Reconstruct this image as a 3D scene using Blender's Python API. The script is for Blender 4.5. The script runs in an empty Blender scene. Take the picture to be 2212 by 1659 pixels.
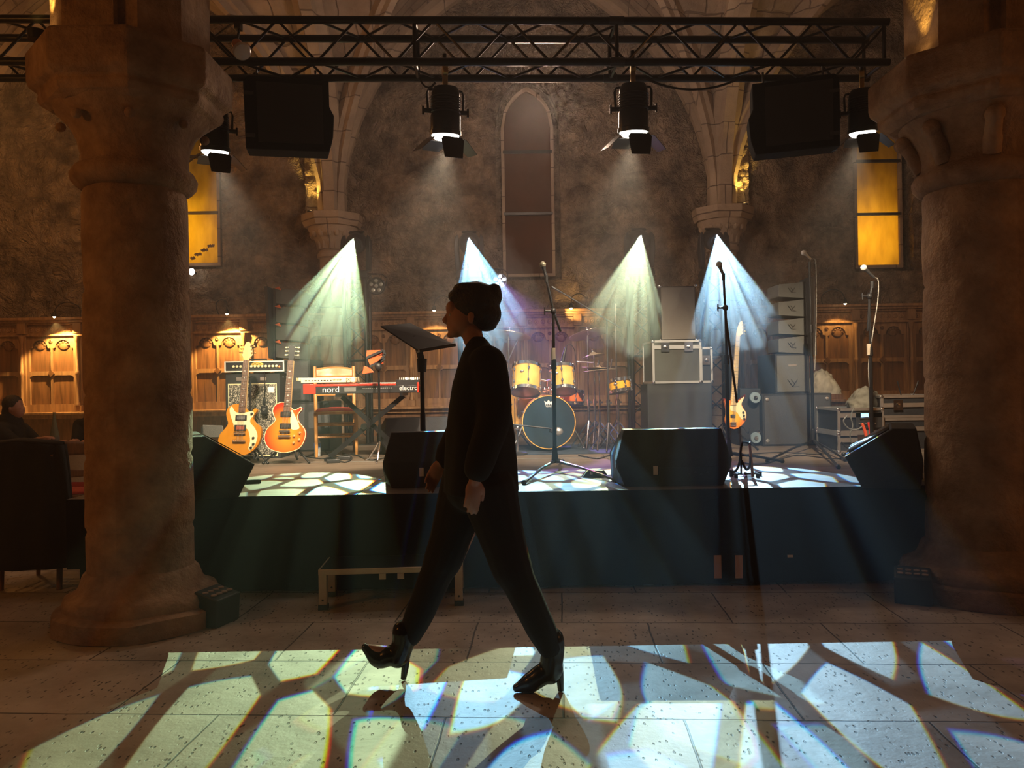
import bpy, bmesh, math, random
from mathutils import Vector, Matrix, Quaternion, noise
from mathutils.geometry import tessellate_polygon
PI = math.pi
V = Vector
sc = bpy.context.scene
C = sc.collection
random.seed(7)
# ---------------------------------------------------------------- camera
CAM = V((0, 0, 1.35)); F = 1660.0; ROLL = math.radians(0.95)
RV = V((math.cos(ROLL), 0, -math.sin(ROLL))); UV = V((math.sin(ROLL), 0, math.cos(ROLL)))
def ray(px, py): return RV*((px-1106)/F) + UV*((829.5-py)/F) + V((0, 1, 0))
def P(px, py, Y): return CAM + ray(px, py)*Y
def PZ(px, py, z):
    d = ray(px, py); return CAM + d*((z-1.35)/d.z)
cam = bpy.data.objects.new('camera', bpy.data.cameras.new('camera')); C.objects.link(cam)
cam.matrix_world = Matrix(((RV.x, UV.x, 0, CAM.x), (RV.y, UV.y, -1, CAM.y), (RV.z, UV.z, 0, CAM.z), (0, 0, 0, 1)))
cam.data.sensor_width = 36; cam.data.lens = F/2212*36; cam.data.clip_start = 0.05; cam.data.clip_end = 200
sc.camera = cam
sc.view_settings.view_transform = 'Standard'; sc.view_settings.look = 'None'
sc.view_settings.gamma = 1; sc.view_settings.use_curve_mapping = False
sc.view_settings.exposure = 0.0
cy = sc.cycles
cy.use_denoising = True; cy.use_adaptive_sampling = True; cy.adaptive_threshold = 0.08; cy.adaptive_min_samples = 16; cy.max_bounces = 3; cy.diffuse_bounces = 2; cy.glossy_bounces = 2; cy.transmission_bounces = 3
cy.volume_bounces = 0; cy.transparent_max_bounces = 8; cy.caustics_reflective = False; cy.caustics_refractive = False
cy.sample_clamp_indirect = 4
# ---------------------------------------------------------------- stage haze fills the room
HAZE = 0.0135
w = bpy.data.worlds.new('world'); sc.world = w; w.use_nodes = True
wn = w.node_tree; bg = wn.nodes['Background']; bg.inputs['Color'].default_value = (0.02, 0.013, 0.01, 1); bg.inputs['Strength'].default_value = 0.3
vs = wn.nodes.new('ShaderNodeVolumeScatter'); vs.inputs['Density'].default_value = HAZE; vs.inputs['Anisotropy'].default_value = 0.35
vs.inputs['Color'].default_value = (1, 1, 1, 1)
wn.links.new(vs.outputs[0], wn.nodes['World Output'].inputs['Volume'])
# ---------------------------------------------------------------- lights
def light(name, kind, loc, col, power, radius=0.05, aim=None, angle=60, blend=0.5):
    d = bpy.data.lights.new(name, kind); d.color = col; d.energy = power; d.shadow_soft_size = radius
    o = bpy.data.objects.new(name, d); C.objects.link(o); o.location = loc
    if kind == 'SPOT': d.spot_size = math.radians(angle); d.spot_blend = blend
    if aim is not None: o.rotation_euler = (V(aim)-V(loc)).to_track_quat('-Z', 'Y').to_euler()
    return o
def gobo(lamp, k, turn, off, amt=0.0):
    """a glass pattern plate in the moving head: rounded trapezoids in rings, split in colour at the edges"""
    d = lamp.data; d.use_nodes = True; t = d.node_tree; N = t.nodes; L = t.links
    em = N['Emission']
    def m(op, a, b=None, c=None):
        n = N.new('ShaderNodeMath'); n.operation = op
        for i, x in enumerate((a, b, c)):
            if x is None: continue
            if isinstance(x, (int, float)): n.inputs[i].default_value = x
            else: L.new(x, n.inputs[i])
        return n.outputs[0]
    tc = N.new('ShaderNodeTexCoord'); sp = N.new('ShaderNodeSeparateXYZ'); L.new(tc.outputs['Normal'], sp.inputs[0])
    iz = m('DIVIDE', 1.0, m('ABSOLUTE', sp.outputs[2]))
    x0 = m('MULTIPLY', sp.outputs[0], iz); y0 = m('MULTIPLY', sp.outputs[1], iz)
    def pat(ks, ox, oy, tn, soft, th):
        cm = N.new('ShaderNodeCombineXYZ'); L.new(m('MULTIPLY_ADD', x0, ks, ox), cm.inputs[0]); L.new(m('MULTIPLY_ADD', y0, ks*0.8, oy), cm.inputs[1])
        mp = N.new('ShaderNodeMapping'); L.new(cm.outputs[0], mp.inputs[0]); mp.inputs['Rotation'].default_value = (0, 0, tn*6.28)
        ds = []
        for ft in ('F1', 'F2'):
            vo = N.new('ShaderNodeTexVoronoi'); vo.voronoi_dimensions = '2D'; vo.feature = ft; vo.inputs['Scale'].default_value = 1; vo.inputs['Randomness'].default_value = 0.8; L.new(mp.outputs[0], vo.inputs['Vector']); ds.append(vo.outputs['Distance'])
        mr = N.new('ShaderNodeMapRange'); mr.interpolation_type = 'SMOOTHSTEP'
        L.new(m('SUBTRACT', ds[1], ds[0]), mr.inputs[0]); mr.inputs[1].default_value = th-soft; mr.inputs[2].default_value = th+soft; mr.inputs[3].default_value = 0.015; mr.inputs[4].default_value = 1.0
        return mr.outputs[0]
    ch = []
    g2 = pat(k*0.8, off[0]+0.9, off[1]-0.6, turn+0.31, 0.06, 0.2)
    for q in (0.985, 1.0, 1.015):
        ch.append(m('MULTIPLY_ADD', g2, 0.12, pat(k*q, off[0], off[1], turn, 0.022, 0.2)))
    cb = N.new('ShaderNodeCombineColor')
    for i in range(3): L.new(ch[i], cb.inputs[i])
    L.new(cb.outputs[0], em.inputs['Color']); em.inputs['Strength'].default_value = 1.0
HEADS = [((764, 512), (0.7, 1.0, 0.58), (-1.55, 4.1), 19.5, 2600), ((1012, 511), (0.32, 0.72, 1.0), (0.22, 4.1), 17.5, 4300),
         ((1385, 505), (0.82, 1.0, 0.62), (0.26, 4.1), 18, 2000), ((1548, 505), (0.42, 0.74, 1.0), (1.49, 4.1), 18.5, 3900)]
HY = 9.35
for i, (pp, col, (ax, ay), ang, pw) in enumerate(HEADS):
    src = P(pp[0], pp[1], HY)
    lo = light('moving_head_beam', 'SPOT', src + (V((ax, ay, 0))-src).normalized()*0.03, col, pw, 0.006, (ax, ay, 0), ang, 0.06)
    gobo(lo, 17, 0.13+0.21*i, [(1.1, 0.7), (-1.0, 0.9), (0.9, -1.1), (-0.9, -0.8)][i])
# warm lamps of the nave to both sides of the camera, then one added fill
light('nave_lamp', 'POINT', (-4.6, 1.6, 2.9), (1.0, 0.36, 0.07), 60, 0.25)
light('nave_lamp', 'POINT', (6.4, 2.2, 2.7), (1.0, 0.36, 0.07), 62, 0.25)
light('nave_lamp', 'POINT', (0.4, -3.0, 3.6), (1.0, 0.45, 0.25), 6.5, 0.4)
light('nave_lamp', 'POINT', (-6.3, 8.6, 4.6), (1.0, 0.42, 0.10), 85, 0.25)
light('nave_lamp', 'POINT', (6.8, 8.0, 3.6), (1.0, 0.6, 0.32), 30, 0.25)
light('wall_fill', 'POINT', (0.3, 8.0, 4.2), (1.0, 0.70, 0.5), 125, 0.3)  # added fill, no lamp hangs here; lifts the back wall and vault
# ---------------------------------------------------------------- helpers
class MB:
    def __init__(s): s.v = []; s.f = []; s.M = Matrix()
    def add(s, vs, fs):
        n = len(s.v); s.v += [tuple(s.M @ V(p)) for p in vs]; s.f += [tuple(i+n for i in f) for f in fs]; return s
    def box(s, c, d, R=None):
        x, y, z = d[0]/2, d[1]/2, d[2]/2; c = V(c)
        q = [V((i, j, k)) for i in (-x, x) for j in (-y, y) for k in (-z, z)]
        if R is not None:
            if not isinstance(R, Matrix): R = Matrix.Rotation(R, 3, 'Z')
            q = [R @ p for p in q]
        return s.add([c+p for p in q], [(0, 1, 3, 2), (4, 6, 7, 5), (0, 4, 5, 1), (2, 3, 7, 6), (0, 2, 6, 4), (1, 5, 7, 3)])
    def bb(s, a, b): return s.box([(a[i]+b[i])/2 for i in range(3)], [abs(b[i]-a[i]) for i in range(3)])
    def bar(s, a, b, w, h=None, up=(0, 0, 1)):
        a = V(a); b = V(b); h = h or w; d = (b-a).normalized(); u = V(up)
        if abs(d.dot(u)) > 0.98: u = V((0, 1, 0))
        x = d.cross(u).normalized(); z = x.cross(d)
        q = [p + x*i*w/2 + z*j*h/2 for p in (a, b) for i, j in ((-1, -1), (1, -1), (1, 1), (-1, 1))]
        return s.add(q, [(3, 2, 1, 0), (4, 5, 6, 7), (0, 1, 5, 4), (1, 2, 6, 5), (2, 3, 7, 6), (3, 0, 4, 7)])
    def tube(s, pts, r, n=8, cap=True):
        pts = [V(p) for p in pts]; R = r if isinstance(r, (list, tuple)) else [r]*len(pts)
        vs = []; fs = []; prev = None
        for i, p in enumerate(pts):
            t = (pts[min(i+1, len(pts)-1)]-pts[max(i-1, 0)])
            t = t.normalized() if t.length > 1e-9 else V((0, 0, 1))
            if prev is None:
                u = V((0, 0, 1)) if abs(t.z) < 0.9 else V((0, 1, 0)); x = t.cross(u).normalized()
            else:
                x = prev - t*prev.dot(t); x = x.normalized() if x.length > 1e-6 else t.orthogonal().normalized()
            prev = x; y = t.cross(x)
            vs += [p + (x*math.cos(2*PI*k/n)+y*math.sin(2*PI*k/n))*R[i] for k in range(n)]
        for i in range(len(pts)-1):
            for k in range(n):
                a = i*n+k; b = i*n+(k+1) % n; fs.append((a, b, b+n, a+n))
        if cap: fs.append(tuple(range(n-1, -1, -1))); fs.append(tuple(range((len(pts)-1)*n, len(pts)*n)))
        return s.add(vs, fs)
    def cyl(s, a, b, r1, r2=None, n=16): return s.tube([a, b], [r1, r1 if r2 is None else r2], n)
    def lathe(s, prof, c=(0, 0, 0), n=24, axis=(0, 0, 1), ph=0, close=False):
        c = V(c); ax = V(axis).normalized(); x = (V((1, 0, 0)) if abs(ax.x) < 0.9 else V((0, 1, 0))); x = (x-ax*x.dot(ax)).normalized(); y = ax.cross(x)
        vs = [c + ax*z + (x*math.cos(2*PI*k/n+ph)+y*math.sin(2*PI*k/n+ph))*r for r, z in prof for k in range(n)]; fs = []
        for i in range(len(prof)-1 + (1 if close else 0)):
            j = (i+1) % len(prof)
            for k in range(n): fs.append((i*n+k, i*n+(k+1) % n, j*n+(k+1) % n, j*n+k))
        if not close:
            fs.append(tuple(range(n-1, -1, -1))); m = (len(prof)-1)*n; fs.append(tuple(range(m, m+n)))
        return s.add(vs, fs)
    def ball(s, c, r, n=12, m=8, R=None):
        r = (r, r, r) if isinstance(r, (int, float)) else r; c = V(c); vs = []; fs = []
        for i in range(m+1):
            a = PI*i/m
            for k in range(n):
                p = V((r[0]*math.sin(a)*math.cos(2*PI*k/n), r[1]*math.sin(a)*math.sin(2*PI*k/n), -r[2]*math.cos(a)))
                vs.append(c + (R @ p if R is not None else p))
        for i in range(m):
            for k in range(n): fs.append((i*n+k, i*n+(k+1) % n, (i+1)*n+(k+1) % n, (i+1)*n+k))
        return s.add(vs, fs)
    def prism(s, poly, h, M=None, holes=()):
        """poly: 2D outline, extruded from 0 to h along local z"""
        loops = [poly]+list(holes); pts = [p for l in loops for p in l]; n = len(pts); M = M or Matrix()
        tris = tessellate_polygon([[V((p[0], p[1], 0)) for p in l] for l in loops])
        ar = sum(poly[i][0]*poly[(i+1) % len(poly)][1]-poly[(i+1) % len(poly)][0]*poly[i][1] for i in range(len(poly)))
        fs = []
        for t in tris:
            a, b, c = (pts[i] for i in t)
            ccw = (b[0]-a[0])*(c[1]-a[1])-(b[1]-a[1])*(c[0]-a[0]) > 0
            t = tuple(t) if ccw else tuple(reversed(t))
            fs.append(tuple(i+n for i in t)); fs.append(tuple(reversed(t)))
        o = 0
        for li, l in enumerate(loops):
            k = len(l)
            for i in range(k):
                a, b = o+i, o+(i+1) % k
                fs.append((a, b, b+n, a+n) if (ar > 0) == (li == 0) else (b, a, a+n, b+n))
            o += k
        return s.add([M @ V((p[0], p[1], 0)) for p in pts]+[M @ V((p[0], p[1], h)) for p in pts], fs)
    def grid(s, fn, nu, nv):
        vs = [fn(i/nu, j/nv) for j in range(nv+1) for i in range(nu+1)]
        return s.add(vs, [(j*(nu+1)+i, j*(nu+1)+i+1, (j+1)*(nu+1)+i+1, (j+1)*(nu+1)+i) for j in range(nv) for i in range(nu)])
    def build(s, name, mat, parent=None, bevel=0, smooth=True, world=False, solid=0, sub=0, angle=38):
        off = V((0, 0, 0))
        if world and parent is not None:
            r = parent
            while r.parent is not None: r = r.parent
            off = r.location
        me = bpy.data.meshes.new(name); me.from_pydata([tuple(V(p)-off) for p in s.v], [], s.f); me.validate(); me.update()
        if smooth:
            me.polygons.foreach_set('use_smooth', [True]*len(me.polygons)); me.set_sharp_from_angle(angle=math.radians(angle))
        me.materials.append(mat)
        o = bpy.data.objects.new(name, me); C.objects.link(o)
        if parent is not None: o.parent = parent
        if solid: md = o.modifiers.new('solid', 'SOLIDIFY'); md.thickness = solid; md.offset = 0
        if bevel: md = o.modifiers.new('bevel', 'BEVEL'); md.width = bevel; md.segments = 2; md.limit_method = 'ANGLE'; md.angle_limit = math.radians(40)
        if sub: md = o.modifiers.new('sub', 'SUBSURF'); md.levels = sub; md.render_levels = sub
        return o
def recess(o, k): o['kind'] = k; return o
def thing(name, label, cat, loc=(0, 0, 0), rz=0, group=None):
    o = bpy.data.objects.new(name, None); C.objects.link(o); o.location = loc; o.rotation_euler = (0, 0, rz); o.empty_display_size = 0.1
    o['label'] = label; o['category'] = cat
    if group: o['group'] = group
    return o
def tag(o, label, cat, group=None):
    o['label'] = label; o['category'] = cat
    if group: o['group'] = group
    return o
def struct(o): o['kind'] = 'structure'; return o
KIDS = {}
def kids(r): return [o for o in bpy.data.objects if o.parent == r]
def dup(r, loc, rz=0, label=None, group=None, scale=None, _p=None):
    c = r.copy(); C.objects.link(c)
    if _p is None:
        c.location = loc; c.rotation_euler = (0, 0, rz)
        if scale: c.scale = scale
        if label: c['label'] = label
        if group: c['group'] = group
    else: c.parent = _p
    for k in kids(r): dup(k, None, _p=c)
    return c
def textpart(name, body, size, mat, parent, loc, rot=(PI/2, 0, 0), ext=0.001, world=False, align='CENTER', xs=1):
    cu = bpy.data.curves.new(name, 'FONT'); cu.body = body; cu.size = size; cu.extrude = ext; cu.align_x = align; cu.align_y = 'CENTER'
    cu.materials.append(mat); o = bpy.data.objects.new(name, cu); C.objects.link(o)
    if world and parent is not None: loc = V(loc)-parent.location
    me = bpy.data.meshes.new_from_object(o); bpy.data.objects.remove(o); me.materials.clear(); me.materials.append(mat)
    o = bpy.data.objects.new(name, me); C.objects.link(o); o.parent = parent; o.location = loc; o.rotation_euler = rot; o.scale = (xs, 1, 1)
    return o
def arc(cx, cy, r, a0, a1, n): return [(cx+r*math.cos(math.radians(a0+(a1-a0)*i/n)), cy+r*math.sin(math.radians(a0+(a1-a0)*i/n))) for i in range(n+1)]
def smoothpoly(pts, n=4):
    """closed Catmull-Rom through pts"""
    out = []; k = len(pts)
    for i in range(k):
        p0, p1, p2, p3 = (V(pts[(i+j-1) % k]) for j in range(4))
        for q in range(n):
            t = q/n; out.append(tuple(0.5*((2*p1)+(p2-p0)*t+(2*p0-5*p1+4*p2-p3)*t*t+(3*p1-p0-3*p2+p3)*t*t*t)))
    return out
def curve3(pts, n=6):
    pts = [V(p) for p in pts]; out = []
    for i in range(len(pts)-1):
        p0 = pts[max(i-1, 0)]; p1 = pts[i]; p2 = pts[i+1]; p3 = pts[min(i+2, len(pts)-1)]
        for q in range(n):
            t = q/n; out.append(0.5*((2*p1)+(p2-p0)*t+(2*p0-5*p1+4*p2-p3)*t*t+(3*p1-p0-3*p2+p3)*t*t*t))
    out.append(pts[-1]); return out
# ---------------------------------------------------------------- banks of thicker haze where the beams leave the moving heads
hm = bpy.data.materials.new('thick_haze'); hm.use_nodes = True; hm.node_tree.nodes.remove(hm.node_tree.nodes['Principled BSDF'])
hv = hm.node_tree.nodes.new('ShaderNodeVolumeScatter'); hv.inputs['Density'].default_value = 0.15; hv.inputs['Anisotropy'].default_value = 0.35
hm.node_tree.links.new(hv.outputs[0], hm.node_tree.nodes['Material Output'].inputs['Volume'])
for i, (pp, col, (ax, ay), ang, pw) in enumerate(HEADS):
    s0 = P(pp[0], pp[1], HY); d = (V((ax, ay, 0))-s0).normalized(); Rq = d.to_track_quat('Z', 'Y').to_matrix()
    m = MB(); c = s0+d*1.36
    def fn(u, v):
        a = 2*PI*u; b = PI*v; p = V((math.sin(b)*math.cos(a)*0.52, math.sin(b)*math.sin(a)*0.52, -math.cos(b)*1.3)); p.x *= 1+0.3*(p.z/1.3); p.y *= 1+0.3*(p.z/1.3)
        p *= 1+0.30*noise.noise(p*3.2+V((i*7, 0, 0)))+0.16*noise.noise(p*8+V((0, i*5, 0))); return tuple(c+Rq @ p)
    m.grid(fn, 48, 28); o = m.build('haze_bank', hm, angle=180); o['kind'] = 'stuff'; o['category'] = 'haze'
    o['label'] = 'drifting bank of thick haze glowing in the %s' % ['leftmost pale green beam', 'cyan beam above the woman', 'pale beam right of the middle window', 'bright blue beam on the right'][i]
# ---------------------------------------------------------------- materials
def mat(name, col, rough=0.5, metal=0.0, var=0.12, nscale=8.0, bump=0.0, bscale=60.0, emit=None, estr=0, spec=None, trans=0.0, alpha=1.0):
    m = bpy.data.materials.new(name); m.use_nodes = True; t = m.node_tree; b = t.nodes['Principled BSDF']
    b.inputs['Roughness'].default_value = rough; b.inputs['Metallic'].default_value = metal
    if spec is not None: b.inputs['Specular IOR Level'].default_value = spec
    tc = t.nodes.new('ShaderNodeTexCoord'); nz = t.nodes.new('ShaderNodeTexNoise'); nz.inputs['Scale'].default_value = nscale; nz.inputs['Detail'].default_value = 3
    t.links.new(tc.outputs['Object'], nz.inputs['Vector'])
    rp = t.nodes.new('ShaderNodeValToRGB'); rp.color_ramp.elements[0].position = 0.3; rp.color_ramp.elements[1].position = 0.7
    rp.color_ramp.elements[0].color = (*[c*(1-var) for c in col], 1); rp.color_ramp.elements[1].color = (*[min(1, c*(1+var)) for c in col], 1)
    t.links.new(nz.outputs['Fac'], rp.inputs[0]); t.links.new(rp.outputs[0], b.inputs['Base Color'])
    if bump:
        n2 = t.nodes.new('ShaderNodeTexNoise'); n2.inputs['Scale'].default_value = bscale; n2.inputs['Detail'].default_value = 4
        t.links.new(tc.outputs['Object'], n2.inputs['Vector'])
        bp = t.nodes.new('ShaderNodeBump'); bp.inputs['Strength'].default_value = bump; bp.inputs['Distance'].default_value = 0.02
        t.links.new(n2.outputs['Fac'], bp.inputs['Height']); t.links.new(bp.outputs[0], b.inputs['Normal'])
    if emit: b.inputs['Emission Color'].default_value = (*emit, 1); b.inputs['Emission Strength'].default_value = estr
    if trans: b.inputs['Transmission Weight'].default_value = trans
    if alpha < 1: b.inputs['Alpha'].default_value = alpha
    return m
def stone_mat(name, c1, c2, joint, bw, bh, mortar=0.012, warp=0.05, bump=0.7, rub=7.0, axis='XZ', pits=False, cs=1.3, rot=0.0, rough=0.85, bdist=0.03):
    m = bpy.data.materials.new(name); m.use_nodes = True; t = m.node_tree; N = t.nodes; L = t.links; b = N['Principled BSDF']
    b.inputs['Roughness'].default_value = rough
    tc = N.new('ShaderNodeTexCoord'); o = tc.outputs['Object']
    wn_ = N.new('ShaderNodeTexNoise'); wn_.inputs['Scale'].default_value = 2.2; wn_.inputs['Detail'].default_value = 2; L.new(o, wn_.inputs['Vector'])
    sb = N.new('ShaderNodeVectorMath'); sb.operation = 'SUBTRACT'; L.new(wn_.outputs['Color'], sb.inputs[0]); sb.inputs[1].default_value = (0.5, 0.5, 0.5)
    sl = N.new('ShaderNodeVectorMath'); sl.operation = 'SCALE'; L.new(sb.outputs[0], sl.inputs[0]); sl.inputs['Scale'].default_value = warp*2
    ad = N.new('ShaderNodeVectorMath'); ad.operation = 'ADD'; L.new(o, ad.inputs[0]); L.new(sl.outputs[0], ad.inputs[1])
    mp = N.new('ShaderNodeMapping'); L.new(ad.outputs[0], mp.inputs[0])
    if axis == 'XZ': mp.inputs['Rotation'].default_value = (PI/2, 0, 0)
    if axis == 'YZ': mp.inputs['Rotation'].default_value = (PI/2, 0, PI/2)
    if rot: mp.inputs['Rotation'].default_value = (0, 0, rot)
    br = N.new('ShaderNodeTexBrick'); L.new(mp.outputs[0], br.inputs['Vector']); br.inputs['Scale'].default_value = 1
    br.inputs['Brick Width'].default_value = bw; br.inputs['Row Height'].default_value = bh; br.inputs['Mortar Size'].default_value = mortar; br.inputs['Mortar Smooth'].default_value = 0.6
    br.inputs['Color1'].default_value = (0.35, 0.35, 0.35, 1); br.inputs['Color2'].default_value = (0.65, 0.65, 0.65, 1); br.inputs['Mortar'].default_value = (0.5, 0.5, 0.5, 1)
    nz = N.new('ShaderNodeTexNoise'); nz.inputs['Scale'].default_value = cs; nz.inputs['Detail'].default_value = 4; nz.inputs['Roughness'].default_value = 0.68; L.new(o, nz.inputs['Vector'])
    mx = N.new('ShaderNodeMath'); mx.operation = 'MULTIPLY_ADD'; L.new(br.outputs['Color'], mx.inputs[0]); mx.inputs[1].default_value = 0.35; L.new(nz.outputs['Fac'], mx.inputs[2])
    rp = N.new('ShaderNodeValToRGB'); rp.color_ramp.elements[0].position = 0.5; rp.color_ramp.elements[1].position = 0.86
    rp.color_ramp.elements[0].color = (*c1, 1); rp.color_ramp.elements[1].color = (*c2, 1); L.new(mx.outputs[0], rp.inputs[0])
    mj = N.new('ShaderNodeMix'); mj.data_type = 'RGBA'; L.new(br.outputs['Fac'], mj.inputs[0]); L.new(rp.outputs[0], mj.inputs[6]); mj.inputs[7].default_value = (*joint, 1)
    col = mj.outputs[2]
    n3 = N.new('ShaderNodeTexNoise'); n3.inputs['Scale'].default_value = rub; n3.inputs['Detail'].default_value = 4; n3.inputs['Roughness'].default_value = 0.68; L.new(ad.outputs[0], n3.inputs['Vector'])
    h = N.new('ShaderNodeMath'); h.operation = 'MULTIPLY_ADD'; L.new(br.outputs['Fac'], h.inputs[0]); h.inputs[1].default_value = -0.45; L.new(n3.outputs['Fac'], h.inputs[2]); hh = h.outputs[0]
    if pits:
        m2 = N.new('ShaderNodeMapping'); L.new(o, m2.inputs[0]); m2.inputs['Scale'].default_value = (1, 0.45, 1); m2.inputs['Rotation'].default_value = (0, 0, 0.5)
        vo = N.new('ShaderNodeTexVoronoi'); vo.inputs['Scale'].default_value = 42; L.new(m2.outputs[0], vo.inputs['Vector'])
        pr = N.new('ShaderNodeMapRange'); L.new(vo.outputs['Distance'], pr.inputs[0]); pr.inputs[1].default_value = 0.15; pr.inputs[2].default_value = 0.25; pr.inputs[3].default_value = 1; pr.inputs[4].default_value = 0
        pn = N.new('ShaderNodeTexNoise'); pn.inputs['Scale'].default_value = 5; L.new(o, pn.inputs['Vector'])
        pg = N.new('ShaderNodeMapRange'); L.new(pn.outputs['Fac'], pg.inputs[0]); pg.inputs[1].default_value = 0.36; pg.inputs[2].default_value = 0.54
        pm = N.new('ShaderNodeMath'); pm.operation = 'MULTIPLY'; L.new(pr.outputs[0], pm.inputs[0]); L.new(pg.outputs[0], pm.inputs[1])
        m3 = N.new('ShaderNodeMix'); m3.data_type = 'RGBA'; L.new(pm.outputs[0], m3.inputs[0]); L.new(col, m3.inputs[6]); m3.inputs[7].default_value = (*[x*0.2 for x in c1], 1); col = m3.outputs[2]
        h2 = N.new('ShaderNodeMath'); h2.operation = 'MULTIPLY_ADD'; L.new(pm.outputs[0], h2.inputs[0]); h2.inputs[1].default_value = -0.6; L.new(hh, h2.inputs[2]); hh = h2.outputs[0]
    L.new(col, b.inputs['Base Color'])
    bp = N.new('ShaderNodeBump'); bp.inputs['Strength'].default_value = bump; bp.inputs['Distance'].default_value = bdist; L.new(hh, bp.inputs['Height']); L.new(bp.outputs[0], b.inputs['Normal'])
    return m
def wood_mat(name, c1, c2, scale=3.0, stretch=(8, 8, 0.8), rough=0.45, bump=0.1):
    m = bpy.data.materials.new(name); m.use_nodes = True; t = m.node_tree; N = t.nodes; L = t.links; b = N['Principled BSDF']; b.inputs['Roughness'].default_value = rough
    tc = N.new('ShaderNodeTexCoord'); mp = N.new('ShaderNodeMapping'); mp.inputs['Scale'].default_value = stretch; L.new(tc.outputs['Object'], mp.inputs[0])
    nz = N.new('ShaderNodeTexNoise'); nz.inputs['Scale'].default_value = scale; nz.inputs['Detail'].default_value = 6; nz.inputs['Distortion'].default_value = 0.6; L.new(mp.outputs[0], nz.inputs['Vector'])
    rp = N.new('ShaderNodeValToRGB'); rp.color_ramp.elements[0].position = 0.35; rp.color_ramp.elements[1].position = 0.68
    rp.color_ramp.elements[0].color = (*c1, 1); rp.color_ramp.elements[1].color = (*c2, 1); L.new(nz.outputs['Fac'], rp.inputs[0]); L.new(rp.outputs[0], b.inputs['Base Color'])
    bp = N.new('ShaderNodeBump'); bp.inputs['Strength'].default_value = bump; bp.inputs['Distance'].default_value = 0.01; L.new(nz.outputs['Fac'], bp.inputs['Height']); L.new(bp.outputs[0], b.inputs['Normal'])
    return m
M = {}
M['wall'] = stone_mat('rubble_wall_stone', (0.10, 0.066, 0.045), (0.48, 0.36, 0.26), (0.3, 0.22, 0.16), 0.7, 0.3, 0.004, 0.25, 1.0, 6.0, 'XZ', bdist=0.35, cs=3.2)
M['side'] = stone_mat('side_wall_stone', (0.22, 0.15, 0.105), (0.48, 0.37, 0.28), (0.2, 0.14, 0.1), 0.62, 0.27, 0.012, 0.1, 0.9, 6.0, 'YZ', bdist=0.06)
M['vault'] = stone_mat('vault_web_stone', (0.2, 0.14, 0.1), (0.46, 0.35, 0.27), (0.16, 0.11, 0.08), 0.45, 0.2, 0.012, 0.08, 0.8, 7.0, 'XY', bdist=0.04)
M['rib'] = stone_mat('dressed_rib_stone', (0.3, 0.22, 0.16), (0.55, 0.43, 0.32), (0.18, 0.13, 0.1), 0.9, 0.42, 0.01, 0.02, 0.7, 14.0, 'XZ', bdist=0.02)
M['col'] = stone_mat('pillar_stone', (0.2, 0.11, 0.06), (0.5, 0.33, 0.2), (0.22, 0.15, 0.1), 30, 30, 0.0, 0.0, 0.6, 9.0, 'XZ', cs=3.4, bdist=0.05)
M['floor'] = stone_mat('flagstone_floor', (0.3, 0.25, 0.2), (0.55, 0.49, 0.42), (0.05, 0.04, 0.035), 0.95, 0.62, 0.006, 0.012, 0.45, 10.0, 'XY', pits=True, cs=2.0, rot=0.06, rough=0.6, bdist=0.01)
M['oak'] = wood_mat('oiled_oak', (0.28, 0.15, 0.075), (0.5, 0.29, 0.15))
M['oakd'] = wood_mat('dark_oak', (0.14, 0.065, 0.028), (0.3, 0.14, 0.06))
M['deck'] = wood_mat('stage_deck_ply', (0.10, 0.075, 0.055), (0.19, 0.145, 0.11), 2.0, (1, 9, 9), 0.5)
M['skirt'] = mat('black_stage_cloth', (0.008, 0.009, 0.014), 0.95, spec=0.1, var=0.3, nscale=3, bump=0.2, bscale=200)
M['black'] = mat('black_plastic', (0.012, 0.012, 0.014), 0.5, var=0.2)
M['blackm'] = mat('black_painted_metal', (0.014, 0.014, 0.016), 0.32, 0.3, var=0.2)
M['tex'] = mat('textured_black_cabinet', (0.013, 0.013, 0.016), 0.6, var=0.25, nscale=40, bump=0.35, bscale=300)
M['dgrey'] = mat('dark_grey_steel', (0.06, 0.06, 0.065), 0.4, 0.6)
M['grey'] = mat('grey_grille', (0.12, 0.12, 0.112), 0.6, var=0.1, nscale=120, bump=0.3, bscale=260)
M['chrome'] = mat('chrome', (0.75, 0.75, 0.78), 0.14, 1.0, var=0.04)
M['alu'] = mat('brushed_aluminium', (0.62, 0.62, 0.62), 0.35, 0.9, var=0.08)
M['white'] = mat('white_plastic', (0.7, 0.69, 0.66), 0.45)
M['brass'] = mat('brass', (0.6, 0.42, 0.15), 0.3, 0.9)
M['rubber'] = mat('rubber', (0.02, 0.02, 0.02), 0.8)
# ================================================================ the building
fl = MB(); fl.bb((-8.6, -6, -0.3), (9.1, 11.6, 0)); struct(fl.build('floor', M['floor'], smooth=False))
WY = 11.5; X1, X2 = -2.62, 3.16; XC = (X1+X2)/2; HX = (X2-X1)/2; Y1, Y2 = 4.62, WY-0.05; YC = (Y1+Y2)/2; HYb = (Y2-Y1)/2; ZS = 3.85; RISE = 3.85
def pointed(u, half, rise):
    u = min(1, abs(u)); R = (rise*rise+half*half)/(2*half); d = half*u + (R-half)
    return math.sqrt(max(0, R*R-d*d))
def wrap(a): return (a+1) % 2 - 1
def vz(x, y):
    u = wrap((x-XC)/HX); v = wrap((y-YC)/HYb)
    return ZS + max(pointed(u, HX, RISE), pointed(v, HX, RISE)*0.985)
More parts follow.
